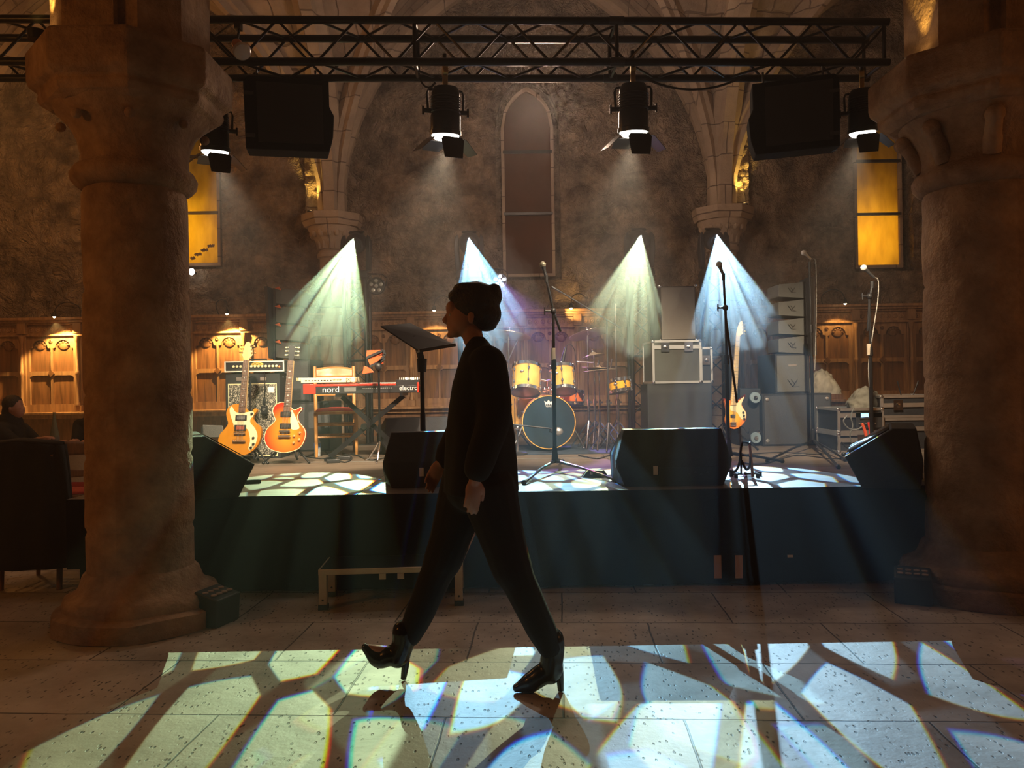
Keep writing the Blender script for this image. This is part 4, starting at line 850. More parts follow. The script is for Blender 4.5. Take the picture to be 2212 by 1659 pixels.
    for k in range(strings):
        t = (k+0.5)/strings; top = fl.at(a0[0]+(b0[0]-a0[0])*t, a0[1], -0.033); bot = fl.at(tail[0]+(tail[2]-tail[0])*(0.2+0.6*t), (tail[1]+tail[3])/2, -0.036); m.cyl(top, bot, 0.0011, n=4)
    part(fl, m, 'strings', M['alu'], r); return r
GY = 7.15
f1 = Flat(GY, (530, 983), 7, 460, 720, 5.53)
guitar('electric_guitar', 'honey-yellow electric guitar with big cream pickguard on a stand, leftmost on stage', f1,
    [(340, 838), (290, 840), (225, 850), (165, 890), (145, 960), (160, 1030), (172, 1085), (125, 1155), (82, 1205), (62, 1290), (75, 1370), (130, 1430), (230, 1465), (350, 1462), (440, 1432), (520, 1365), (560, 1290), (575, 1200), (560, 1120), (505, 1075), (470, 1030), (475, 985), (508, 935), (507, 903), (480, 900), (452, 935), (410, 928), (378, 900)], HONEY,
    [(290, 948), (250, 935), (215, 878), (190, 890), (186, 930), (200, 990), (235, 1080), (258, 1130), (395, 1140), (430, 1200), (445, 1290), (428, 1375), (455, 1400), (505, 1340), (532, 1230), (500, 1140), (445, 1075), (440, 1030), (472, 985), (476, 945), (440, 932), (385, 945)],
    [(327, 312), (294, 945), (376, 945), (388, 312)], [(327, 312), (326, 298), (298, 245), (322, 150), (348, 92), (380, 83), (406, 118), (434, 240), (396, 292), (388, 312)], MAPLE,
    [(440, 140, 1), (447, 180, 1), (455, 222, 1), (290, 132, -1), (288, 172, -1), (280, 215, -1)],
    [(262, 980, 396, 1040, M['grey']), (255, 1096, 394, 1162, mat('copper_red_cover', (0.4, 0.09, 0.05), 0.3, 0.3))], (255, 1180, 390, 1210), (245, 1268, 395, 1303), [(483, 1250), (487, 1325), (460, 1365), (453, 962)])
f2 = Flat(GY, (617, 978), 7, 460, 720, 5.53)
c2 = f2.l(870, 1180)
SB = burst('cherry_sunburst', c2[0], c2[1]*0.99, 0.21, 0.27, [(0.66, 0.27, 0.02), (0.62, 0.16, 0.015), (0.5, 0.02, 0.008)], [0.25, 0.62, 0.95])
guitar('electric_guitar', 'cherry sunburst single-cutaway guitar with cream pickguard standing right of the honey-yellow one', f2,
    [(835, 828), (775, 832), (722, 868), (703, 930), (722, 995), (737, 1040), (695, 1090), (645, 1140), (617, 1220), (625, 1300), (668, 1368), (740, 1405), (850, 1428), (960, 1408), (1040, 1368), (1088, 1290), (1105, 1200), (1080, 1130), (1028, 1070), (1003, 1012), (1012, 960), (1043, 922), (1048, 890), (1028, 885), (985, 912), (948, 912), (920, 888)], SB,
    [(928, 915), (958, 960), (1000, 1040), (1026, 1110), (1020, 1146), (930, 1144), (918, 1000)],
    [(864, 318), (834, 935), (914, 935), (932, 318)], [(870, 318), (866, 290), (852, 240), (846, 160), (860, 126), (885, 138), (905, 126), (930, 138), (950, 126), (962, 160), (952, 240), (934, 290), (930, 318)], M['black'],
    [(835, 155, -1), (833, 200, -1), (830, 247, -1), (985, 157, 1), (982, 204, 1), (979, 250, 1)],
    [(800, 938, 930, 995, M['chrome']), (798, 1078, 928, 1135, M['chrome'])], (795, 1158, 925, 1188), (785, 1216, 930, 1246), [(1038, 1190), (970, 1228), (1033, 1272), (968, 1310)], binding=1)
# bass
f3 = Flat(7.75, (1590, 945), 5, 1360, 580, 4.147)
cb_ = f3.l(935, 1310)
B3 = burst('three_tone_burst', cb_[0], cb_[1], 0.15, 0.2, [(0.85, 0.45, 0.06), (0.75, 0.2, 0.03), (0.12, 0.01, 0.01)], [0.3, 0.7, 1.0])
guitar('bass_guitar', 'sunburst bass guitar with long maple neck standing by the blue beam tower', f3,
    [(905, 1180), (880, 1190), (858, 1165), (845, 1170), (862, 1230), (870, 1290), (858, 1360), (880, 1410), (930, 1438), (990, 1415), (1035, 1365), (1047, 1300), (1015, 1240), (1008, 1205), (1040, 1150), (1036, 1130), (1000, 1162), (962, 1185)], B3,
    [(915, 1200), (905, 1270), (960, 1290), (1000, 1350), (1035, 1350), (1040, 1290), (1012, 1245), (1005, 1210), (1032, 1150), (1000, 1170), (965, 1205)],
    [(972, 600), (906, 1225), (958, 1225), (1006, 600)], [(972, 600), (975, 575), (988, 520), (1012, 470), (1030, 458), (1040, 500), (1040, 575), (1006, 600)], MAPLE,
    [(1052, 495, 1), (1054, 525, 1), (1056, 555, 1), (1054, 580, 1)], [(903, 1310, 945, 1335, M['black'])], (900, 1375, 950, 1392), (900, 1400, 950, 1412), [(1018, 1290), (1022, 1320), (1026, 1348)], fmat=MAPLE, strings=4, nfr=20)
def gstand(lab, foot, Y, neck_z, lean=0.0, yoke=True):
    p = P(foot[0], foot[1], Y); r = thing('guitar_stand', lab, 'stand', (p.x, Y+0.14, SZ), 0, 'instrument stands')
    zl = p.z-SZ; top = neck_z-SZ
    for a in (-2.5, -0.6, 1.57):
        m = MB(); e = V((0.26*math.cos(a), 0.24*math.sin(a), 0.012)); m.tube(curve3([V((0, 0, 0.28)), V((0, 0, 0.2))+e*0.12, e]), 0.009, 8); m.ball(e, 0.014, 8, 6); m.build('leg', M['blackm'], r)
    m = MB(); m.cyl((0, 0, 0.2), (0, 0.06, top-0.02), 0.009, n=8); m.build('pole', M['blackm'], r)
    for s in (-1, 1): m = MB(); m.tube(curve3([V((0, 0, 0.24)), V((s*0.1, -0.04, zl+0.02)), V((s*0.11, -0.15, zl-0.03)), V((s*0.11, -0.2, zl-0.025)), V((s*0.11, -0.21, zl+0.02))]), 0.008, 8); m.build('support_arm', M['rubber'], r)
    if yoke: m = MB(); m.tube([(-0.035, -0.06, top), (-0.04, -0.02, top), (0, 0.055, top-0.01), (0.04, -0.02, top), (0.035, -0.06, top)], 0.007, 8); m.build('neck_yoke', M['rubber'], r)
    return r
gstand('black guitar stand holding the honey-yellow guitar', (528, 984), GY, P(520, 815, GY).z+0.01)
gstand('black guitar stand holding the cherry sunburst guitar', (617, 979), GY, P(618, 816, GY).z+0.01)
gstand('black stand holding the bass guitar', (1590, 928), 7.75, P(1590, 745, 7.75).z)
# small instrument stand in front, black tubes with one orange leg
ps = PZ(1610, 1032, SZ); r = thing('instrument_stand', 'empty little black instrument stand with an orange leg, right of the centre floor monitor', 'stand', ps, 0, 'instrument stands'); k = ps.y/F
def lp(px, py, dy=0): q = P(px, py, ps.y)-ps; return (q.x, q.y+dy, q.z)
m = MB(); m.tube(curve3([lp(1575, 1017), lp(1588, 1018), lp(1597, 1000), lp(1602, 960), lp(1612, 956), lp(1622, 960)]), 0.009, 8); m.tube(curve3([lp(1602, 995), lp(1612, 1014), lp(1620, 1005), lp(1621, 985)]), 0.009, 8); m.build('cradle_arm', M['rubber'], r)
m = MB(); m.cyl(lp(1626, 1030), lp(1619, 955), 0.011, 0.009); m.build('leg', mat('orange_leg', (0.6, 0.2, 0.06), 0.4), r)
m = MB(); m.cyl(lp(1601, 1024), lp(1601, 985), 0.007); m.build('leg', M['blackm'], r)
m = MB(); m.cyl(lp(1590, 1034), lp(1638, 1034), 0.007); m.cyl(lp(1588, 1028, 0.1), lp(1650, 1026, 0.1), 0.007); m.cyl(lp(1612, 1030), lp(1612, 1026, 0.12), 0.007); m.build('foot_frame', M['blackm'], r)
for x, y, d in ((1590, 1032, 0), (1637, 1032, 0), (1588, 1026, .1), (1651, 1026, .1)): m = MB(); a = V(lp(x, y, d)); a.z = 0; m.cyl(a, a+V((0, 0, 0.03)), 0.014); m.build('rubber_foot', M['rubber'], r)
# ---------------------------------------------------------------- amplifier
AY = 7.75
r, w_, h = fbox('speaker_cabinet', 'tall black guitar speaker cabinet with silvery speckled grille behind the two guitars', 'loudspeaker', 489, 604, 806, 975, AY, 0.32, M['tex'])
r.location.z = SZ; dz = P(546, 806, AY).z-SZ
for v in r.children[0].data.vertices:
    if v.co.z > 0.01: v.co.z = dz
GRC = bpy.data.materials.new('speckled_grille_cloth'); GRC.use_nodes = True; t = GRC.node_tree; vo = t.nodes.new('ShaderNodeTexNoise'); vo.inputs['Scale'].default_value = 110; vo.inputs['Detail'].default_value = 3; tc = t.nodes.new('ShaderNodeTexCoord'); t.links.new(tc.outputs['Object'], vo.inputs['Vector']); rp = t.nodes.new('ShaderNodeValToRGB'); rp.color_ramp.elements[0].position = 0.48; rp.color_ramp.elements[1].position = 0.62; rp.color_ramp.elements[0].color = (0.03, 0.03, 0.025, 1); rp.color_ramp.elements[1].color = (0.5, 0.46, 0.36, 1); t.links.new(vo.outputs['Fac'], rp.inputs[0]); t.links.new(rp.outputs[0], t.nodes['Principled BSDF'].inputs['Base Color']); t.nodes['Principled BSDF'].inputs['Roughness'].default_value = 0.6
zg = dz-0.11
m = MB(); m.bb((-w_/2+0.035, -0.006, 0.03), (w_/2-0.035, 0.0, zg)); m.build('grille_cloth', GRC, r)
m = MB(); fm = Matrix.Rotation(PI/2, 4, 'X'); m.prism([(-w_/2+0.03, 0.025), (w_/2-0.03, 0.025), (w_/2-0.03, zg+.005), (-w_/2+0.03, zg+.005)], 0.009, fm, [[(-w_/2+0.038, 0.033), (w_/2-0.038, 0.033), (w_/2-0.038, zg-.003), (-w_/2+0.038, zg-.003)]]); m.build('piping', CREAM, r, smooth=False)
for x in (-0.13, 0.11): m = MB(); m.bb((x-0.03, -0.008, dz-0.075), (x+0.03, -0.001, dz-0.04)); m.build('handle', M['alu'], r)
m = MB(); m.bb((w_/2-0.12, -0.009, zg-0.09), (w_/2-0.055, -0.005, zg-0.03)); m.build('paper_badge', M['white'], r)
mc = thing('microphone', 'black microphone hanging on its cable in front of the speckled speaker cabinet', 'microphone', P(571, 880, AY-0.05)); m = MB(); m.bb((-0.03, -0.02, -0.07), (0.03, 0.02, 0.02)); m.lathe([(0.012, 0.02), (0.016, 0.09), (0.01, 0.1)], n=12); m.build('mic_body', M['black'], mc, bevel=0.008); m = MB(); m.lathe([(0.018, 0), (0.014, 0.006)], (0, -0.02, -0.02), n=16, axis=(0, -1, 0)); m.build('dial', M['grey'], mc)
m = MB(); m.tube([(0, 0, 0.09), (0.005, 0.01, 0.2), (0, 0.02, 0.36)], 0.004, 6); m.build('cable', M['black'], mc)
r, w_, h = fbox('amplifier_head', 'black amplifier head with white piping and a row of cream knobs on the speckled cabinet', 'amplifier', 486, 614, 780, 829, AY-0.02, 0.24, M['tex'])
r.location.z = SZ+dz+0.012; h = P(550, 780, AY).z-r.location.z
for v in r.children[0].data.vertices:
    if v.co.z > 0.01: v.co.z = h
for s in (-1, 1): m = MB(); m.bb((s*0.22-0.02, 0.02, -0.012), (s*0.22+0.02, 0.2, 0)); m.build('rubber_foot', M['rubber'], r)
PIPE = mat('white_piping', (0.72, 0.7, 0.6), 0.45); e = 0.012
m = MB(); m.prism([(-w_/2, 0), (w_/2, 0), (w_/2, h), (-w_/2, h)], 0.01, fm, [[(-w_/2+e, e), (w_/2-e, e), (w_/2-e, h-e), (-w_/2+e, h-e)]]); m.build('piping', PIPE, r, smooth=False)
for k in range(13):
    x = -w_/2+0.09+k*0.036; m = MB(); m.lathe([(0.013, 0), (0.012, 0.012), (0.009, 0.014)], (x, -0.0, 0.055), n=12, axis=(0, -1, 0)); m.build('knob', CREAM, r)
m = MB(); m.ball((w_/2-0.05, -0.004, 0.05), 0.008, 8, 6); m.build('pilot_light', mat('red_pilot', (1, 0.1, 0.02), 0.3, emit=(1, 0.12, 0.03), estr=6), r)
m = MB(); m.lathe([(0.062, 0), (0.062, 0.004), (0.056, 0.005)], (0.03, 0, 0.135), n=28, axis=(0, -1, 0)); bd = m.build('badge', mat('gold_badge', (0.75, 0.55, 0.12), 0.3, 0.4), r); bd.scale = (1, 1, 0.32); bd.location = (0.0, 0, h*0.7-0.135*0.32)
m = MB(); m.tube(curve3([(0.03-0.04, -0.006, h*.7-.003), (0.01, -0.006, h*.7+.007), (0.03, -0.006, h*.7-.005), (0.05, -0.006, h*.7+.007), (0.07, -0.006, h*.7)]), 0.002, 5); m.build('badge_script', M['black'], r)
m = MB(); m.tube([(-0.09, 0.1, h), (-0.09, 0.1, h+0.02), (0.09, 0.1, h+0.02), (0.09, 0.1, h)], 0.007, 6); m.build('carry_handle', M['black'], r)
# ---------------------------------------------------------------- chair, keyboards
CW = wood_mat('varnished_chair_wood', (0.42, 0.19, 0.05), (0.58, 0.29, 0.09), 2, (6, 6, 1), 0.3, 0.03)
def woodchair(lab, loc, rz, seatm, frame, nm='wooden_chair', grp=None):
    r = thing(nm, lab, 'chair', loc, rz, grp)
    for s in (-1, 1):
        m = MB(); m.tube(curve3([(s*0.2, 0.22, 0), (s*0.2, 0.2, 0.3), (s*0.2, 0.2, 0.5), (s*0.205, 0.25, 0.75), (s*0.205, 0.3, 0.93)]), 0.019, 10); m.build('leg', frame, r)
        m = MB(); m.tube([(s*0.2, -0.2, 0), (s*0.2, -0.2, 0.2), (s*0.2, -0.2, 0.45)], [0.014, 0.019, 0.021], 10); m.build('leg', frame, r)
    for z, y, hh in ((0.86, 0.275, 0.1), (0.64, 0.228, 0.05)):
        m = MB(); m.grid(lambda u, v: (-0.2+0.4*u, y+0.03*math.sin(PI*u)+(0.02 if z > .7 else 0)*v, z-hh/2+hh*v+(0.02*math.sin(PI*u) if v > .5 else 0)), 16, 4); m.build('back_slat', frame, r, solid=0.018)
    for z in (0.2, 0.32):
        for a, b in (((-.2, -.2), (.2, -.2)), ((-.2, .2), (.2, .2)), ((-.2, -.2), (-.2, .2)), ((.2, -.2), (.2, .2))): m = MB(); m.cyl((*a, z), (*b, z), 0.011, n=8); m.build('rung', frame, r)
    m = MB(); m.bb((-0.215, -0.22, 0.43), (0.215, 0.21, 0.46)); m.build('seat', frame, r, bevel=0.01)
    m = MB(); m.grid(lambda u, v: (-0.2+0.4*u, -0.2+0.4*v, 0.462+0.035*(max(0, math.sin(PI*u)*math.sin(PI*v)))**0.35), 16, 16); m.build('seat_cushion', seatm, r, solid=0.006); return r
RED = mat('dark_red_cushion', (0.42, 0.04, 0.03), 0.7, bump=0.2, bscale=80)
cp = P(724, 985, 8.0); woodchair('honey-coloured wooden chair with red cushion behind the red keyboard', (cp.x, 8.05, SZ), PI+0.15, RED, CW)
for k_, o_ in enumerate([o for o in C.objects if o.name == 'wooden_chair']): o_.rotation_euler.z = 0.25
KY = 7.35
RK_ = mat('red_keyboard_lacquer', (0.62, 0.035, 0.02), 0.3)
a = P(655, 850, KY); b = P(905, 826, KY); kx = (a.x+b.x)/2; zk = P(780, 850, KY).z; kw = b.x-a.x; kh = 0.095
r = thing('stage_keyboard', 'red stage keyboard with black back panel on a crossed stand', 'keyboard', (kx, KY, zk)); 
m = MB(); m.bb((-kw/2, 0, 0.0), (kw/2, 0.3, kh*0.75)); m.build('keyboard_body', M['black'], r, bevel=0.004)
m = MB(); m.bb((-kw/2, -0.006, kh*0.75), (kw/2-0.22, 0.3, kh)); m.build('top_panel', RK_, r, bevel=0.006)
for s in (-1, 1): m = MB(); m.prism([(0, 0), (0.31, 0), (0.31, kh), (0, kh+.004)], 0.02 if s > 0 else 0.12, Matrix.Translation((s*kw/2-(0.02 if s > 0 else 0.0), -0.008, 0)) @ Matrix.Rotation(PI/2, 4, 'Z') @ Matrix.Rotation(PI/2, 4, 'X')); m.build('end_cheek', RK_, r, bevel=0.006)
m = MB(); m.bb((kw/2-0.22, 0.0, kh*0.75), (kw/2, 0.28, kh+0.03)); m.build('control_block', M['black'], r, bevel=0.004)
for k in range(12): m = MB(); x = kw/2-0.2+k*0.017; m.box((x, 0.12, kh+0.04), (0.006, 0.012, 0.024)); m.build('slider', BULB if k in (4, 7, 8, 10) else M['white'], r)
for k in range(16): m = MB(); x = 0.02+k*0.018; m.box((x, -0.002, kh*0.5), (0.008, 0.006, 0.008)); m.build('socket', M['alu'], r)
m = MB(); m.bb((-0.16, -0.002, 0.02), (-0.05, 0.002, 0.06)); m.build('rating_plate', M['grey'], r)
m = MB()
for k in range(30): m.bb((-kw/2+0.14+k*0.028, 0.15, kh), (-kw/2+0.165+k*0.028, 0.29, kh+0.008))
m.build('keys', M['white'], r)
textpart('lettering', 'nord', 0.085, M['white'], r, (-kw/2+0.165+0.1, -0.004, 0.04))
textpart('lettering', 'electro', 0.062, M['white'], r, (kw/2-0.1, -0.004, 0.045))
a = P(645, 832, KY+0.06); b = P(768, 820, KY+0.06)
r = thing('small_keyboard', 'slim white keyboard lying on the left end of the red keyboard', 'keyboard', ((a.x+b.x)/2, KY+0.03, zk+kh+0.014)); ww = b.x-a.x
m = MB(); m.bb((-ww/2+0.03, 0, 0.0), (ww/2, 0.22, 0.05)); m.bb((-ww/2-0.02, 0.01, 0.02), (-ww/2+0.03, 0.2, 0.05)); m.build('keyboard_body', CREAM, r, bevel=0.004)
m = MB()
for k in range(9): m.box((-ww/2+0.08+k*0.03, -0.001, 0.022), (0.012 if k % 3 else 0.02, 0.004, 0.009))
m.build('sockets', M['black'], r)
textpart('lettering', '[X]', 0.04, M['black'], r, (ww/2-0.06, -0.002, 0.026)); textpart('lettering', 'KEYSTEP', 0.022, M['dgrey'], r, (ww/2-0.17, -0.002, 0.025))
r = thing('keyboard_stand', 'black crossed stand carrying the red keyboard', 'stand', (kx, KY+0.15, SZ)); 
for y in (-0.02, 0.03):
    s = 1 if y < 0 else -1; m = MB(); A = P(706 if s > 0 else 870, 990, KY); B_ = P(868 if s > 0 else 730, 852, KY)
    m.bar((A.x-kx, y, 0.03), (B_.x-kx, y, zk-SZ-0.03), 0.025, 0.045); m.build('cross_bar', M['blackm'], r)
    for xx, z in ((A.x-kx, 0.02), (B_.x-kx, zk-SZ-0.014)): m = MB(); m.bar((xx, -0.2, z), (xx, 0.2, z), 0.028); m.build('support_bar', M['blackm'], r)
m = MB(); m.cyl((0, -0.05, (zk-SZ)/2), (0, 0.06, (zk-SZ)/2), 0.03); m.build('pivot', M['chrome'], r)
# mic-stand-mounted red tablet holder
ty = 7.2; b0 = PZ(818, 985, SZ); tp = P(812, 800, ty); r = thing('tablet_holder', 'orange and black tablet holder on a slim stand above the red keyboard', 'tablet holder', (tp.x+0.03, ty, SZ)); X_ = tp.x+0.03
hz_ = lambda px, py: (P(px, py, ty).x-X_, P(px, py, ty).z-SZ)
m = MB(); x, z = hz_(818, 795); m.cyl((x, 0, 0.1), (x, 0, z), 0.011); m.cyl((x, 0, 0.1), (x, 0, 0.35), 0.015); m.build('pole', M['blackm'], r)
for k in range(3): m = MB(); a = k*2.1+0.5; m.tube([(x, 0, 0.2), (x+0.14*math.cos(a), 0.14*math.sin(a), 0.03), (x+0.19*math.cos(a), 0.19*math.sin(a), 0.012)], 0.009, 8); m.build('leg', M['chrome'] if k else M['blackm'], r)
OR = mat('orange_red_plastic', (0.75, 0.1, 0.03), 0.4)
for pts in ([(793, 757), (828, 756), (832, 762), (810, 773), (791, 772)], [(794, 775), (826, 768), (829, 785), (800, 790)], [(787, 790), (800, 795), (808, 804), (783, 808)]):
    m = MB(); m.prism([hz_(*p) for p in reversed(pts)], 0.015, Matrix.Translation((0, 0, 0)) @ Matrix.Rotation(PI/2, 4, 'X')); m.build('orange_panel', OR, r, smooth=False, bevel=0.002)
m = MB()
for pa, pb in (((792, 773), (829, 757)), ((829, 757), (833, 766)), ((833, 766), (812, 792)), ((800, 792), (833, 775))): a, b = hz_(*pa), hz_(*pb); m.bar((a[0], -0.025, a[1]), (b[0], -0.025, b[1]), 0.016, 0.022)
x, z = hz_(818, 792); m.ball((x, -0.02, z), (0.035, 0.03, 0.04), 12, 8); m.build('bracket', M['black'], r)
# water bottle
wb_ = PZ(686, 985, SZ); r = thing('water_bottle', 'small clear water bottle with blue label on the stage beside the sunburst guitar', 'bottle', (wb_.x, wb_.y, SZ)); s = 0.2/0.2
PET = mat('clear_pet', (0.75, 0.8, 0.82), 0.12, alpha=0.55); m = MB(); m.lathe([(0.028, 0), (0.032, 0.01), (0.03, 0.03), (0.032, 0.05), (0.03, 0.07), (0.033, 0.09), (0.033, 0.13), (0.028, 0.15), (0.014, 0.175), (0.013, 0.185)], n=18); m.build('bottle_body', PET, r)
m = MB(); m.lathe([(0.0335, 0.085), (0.0342, 0.09), (0.0342, 0.13), (0.0335, 0.135)], n=18); m.build('label_wrap', mat('blue_label', (0.12, 0.25, 0.6), 0.4), r); m = MB(); m.lathe([(0.015, 0.185), (0.015, 0.2), (0.012, 0.202)], n=14); m.build('cap', M['white'], r)
# ---------------------------------------------------------------- big music stand
MY = 5.85; r = thing('music_stand', 'large black music stand with tilted solid desk left of the walking woman', 'music stand', (P(912, 829, MY).x, MY, SZ)); mx = r.location.x
q = [P(822, 705, MY+0.10), P(886, 699, MY+0.22), P(981, 745, MY+0.02), P(903, 758, MY-0.12)]; q = [p-r.location for p in q]
n_ = (q[1]-q[0]).cross(q[2]-q[0]).normalized()*0.006
m = MB(); hull(m, [p+n_*s for p in q for s in (-1, 1)]); m.build('desk', M['blackm'], r, bevel=0.003, smooth=False)
a, b = q[3], q[2]; m = MB(); m.bar(a+V((0, 0, 0.0)), b+V((0, 0, 0.0)), 0.07, 0.026); m.build('ledge', M['blackm'], r, bevel=0.004)
m = MB(); c = P(911, 775, MY)-r.location; m.cyl((0, 0, 0.28), (0, 0, c.z-0.05), 0.017); m.cyl((0, 0, 0.1), (0, 0, 0.5), 0.021); m.build('pole', M['blackm'], r)
m = MB(); m.cyl((0, 0, c.z-0.1), (0, 0, c.z), 0.034, 0.04); m.bar((0, 0, c.z-0.02), (q[0]+q[1]+q[2]+q[3])/4, 0.05, 0.02); m.build('clutch', M['black'], r)
for k in range(3): m = MB(); an = k*2*PI/3+0.5; m.tube([(0, 0, 0.22), (0.1*math.cos(an), 0.1*math.sin(an), 0.12), (0.24*math.cos(an), 0.24*math.sin(an), 0.012)], 0.01, 8); m.build('leg', M['blackm'], r)
# ---------------------------------------------------------------- microphone stands
def micstand(lab, base, path, legs, mic=None, miclab='', grip=M['dgrey'], cable=None, grp='microphone stands', mcol=None, tape=None):
    """base: px,py of the foot on the deck; path: list of (px,py,dy) up the pole then along the boom"""
    B = PZ(base[0], base[1], SZ); r = thing('microphone_stand', lab, 'microphone stand', B, 0, grp); Y = B.y
    g = lambda px, py, dy=0: P(px, py, Y+dy)-B
    hub = V((0, 0, 0.13))
    m = MB(); hull(m, [(s*0.03, t*0.03, 0.06) for s in (-1, 1) for t in (-1, 1)]+[(s*0.016, t*0.016, 0.2) for s in (-1, 1) for t in (-1, 1)]); m.build('hub', M['black'], r, bevel=0.005)
    for lx, ly in legs:
        e = PZ(lx, ly, SZ)-B; e.z = 0.015; m = MB(); m.tube([hub-V((0, 0, 0.05)), hub.lerp(e, 0.5)-V((0, 0, 0.015)), e], [0.013, 0.011, 0.011], 8); m.ball(e, 0.02, 8, 6); m.build('leg', M['blackm'], r)
    up = [hub]+[g(*p) for p in path[0]]; m = MB(); m.tube([up[0], up[-1]], [0.013, 0.0115], 10); m.build('pole', M['blackm'], r)
    mid = up[0].lerp(up[-1], 0.62); m = MB(); m.tube([up[0], mid], [0.0165, 0.0165], 10); m.cyl(mid-V((0, 0, .03)), mid+V((0, 0, 0.05)), 0.024, 0.02); m.build('lower_tube', M['blackm'], r)
    if tape: c = g(*tape); m = MB(); m.cyl(c-V((0, 0, 0.05)), c+V((0, 0, 0.05)), 0.019); m.build('tape_wrap', mat('worn_tape', (0.4, 0.33, 0.25), 0.7), r)
    bo = [g(*p) for p in path[1]]
    if bo:
        m = MB(); m.tube(bo, [0.0105]*len(bo), 8); m.build('boom', M['blackm'], r)
        m = MB(); c = up[-1]; m.ball(c, (0.024, 0.03, 0.028), 10, 8); m.cyl(c, c+V((-0.07, -0.02, 0.0)), 0.009); m.cyl(c+V((-0.07, -0.02, 0.03)), c+V((-0.07, -0.02, -0.03)), 0.006); m.build('boom_clutch', M['black'], r)
        end = bo[0]
    else: end = up[-1]
    m = MB(); c = end; m.cyl(c-V((0, 0, 0.03)), c+V((0, 0, 0.03)), 0.014); m.build('mic_clip', M['black'], r)
    if mic:
        tipp, tail = P(*mic[0], Y+(mic[2] if len(mic) > 2 else 0)), P(*mic[1], Y)
        mt_ = thing('microphone', miclab, 'microphone', tail, 0, 'vocal microphones'); d = (tipp-tail); L_ = d.length; d.normalize()
        m = MB(); m.lathe([(0.009, 0), (0.012, 0.01), (0.013, L_*0.5), (0.018, L_*0.78), (0.02, L_*0.8)], n=16, axis=d); m.build('handle', grip, mt_)
        m = MB(); m.ball(d*(L_*0.8+0.02), 0.0265, 16, 12); m.lathe([(0.0272, L_*0.8+0.016), (0.0285, L_*0.8+0.02), (0.0272, L_*0.8+0.024)], n=18, axis=d); m.build('mesh_head', mcol or mat('mic_mesh', (0.5, 0.48, 0.42), 0.5, 0.4, nscale=200), mt_)
        if cable: m = MB(); m.tube(curve3([V((0, 0, 0))]+[P(*c_, Y)-tail for c_ in cable]), 0.0045, 6); m.build('cable', mat('pale_mic_cable', (0.3, 0.28, 0.25), 0.6), mt_)
    return r
micstand('tall black boom microphone stand at centre stage, right of the woman', (1199, 1016), ([(1195, 672)], [(1180, 602), (1195, 672, 0.0), (1211, 716, 0.03)]), [(1132, 1047), (1332, 1042), (1215, 1000)], ((1172, 571), (1180, 600)), 'dark microphone topping the tall centre stand', tape=(1195, 765), grip=M['dgrey'], mcol=mat('olive_mic_mesh', (0.22, 0.2, 0.15), 0.5, 0.3, nscale=200))
micstand('black boom microphone stand in front of the bass guitar', (1574, 1000), ([(1567, 665)], [(1563, 598), (1567, 680), (1592, 870, 0.02)]), [(1545, 1012), (1690, 1000), (1600, 985)], ((1553, 570), (1563, 596)), 'brownish microphone on the stand in the bright blue beam', grip=mat('brown_mic_grip', (0.15, 0.1, 0.07), 0.4))
micstand('black microphone stand on three long legs left of the slate subwoofer\'s right edge', (1757, 968), ([(1749, 572)], []), [(1658, 999), (1811, 1013), (1826, 997)], ((1736, 546), (1752, 560)), 'white-headed microphone on the straight stand before the big subwoofer', grip=M['alu'], cable=[(1761, 562), (1763, 600), (1763, 690), (1760, 800)], mcol=M['white'])
micstand('black microphone stand closest to the right pillar', (1884, 990), ([(1878, 640)], [(1884, 615), (1878, 650), (1875, 715)]), [(1822, 985), (1930, 992), (1890, 970)], ((1864, 577), (1889, 600)), 'white-headed microphone nearest the right pillar', cable=[(1897, 606), (1896, 650), (1884, 730), (1876, 800), (1885, 900)], mcol=M['white'], grip=M['dgrey'], tape=(1877, 755))
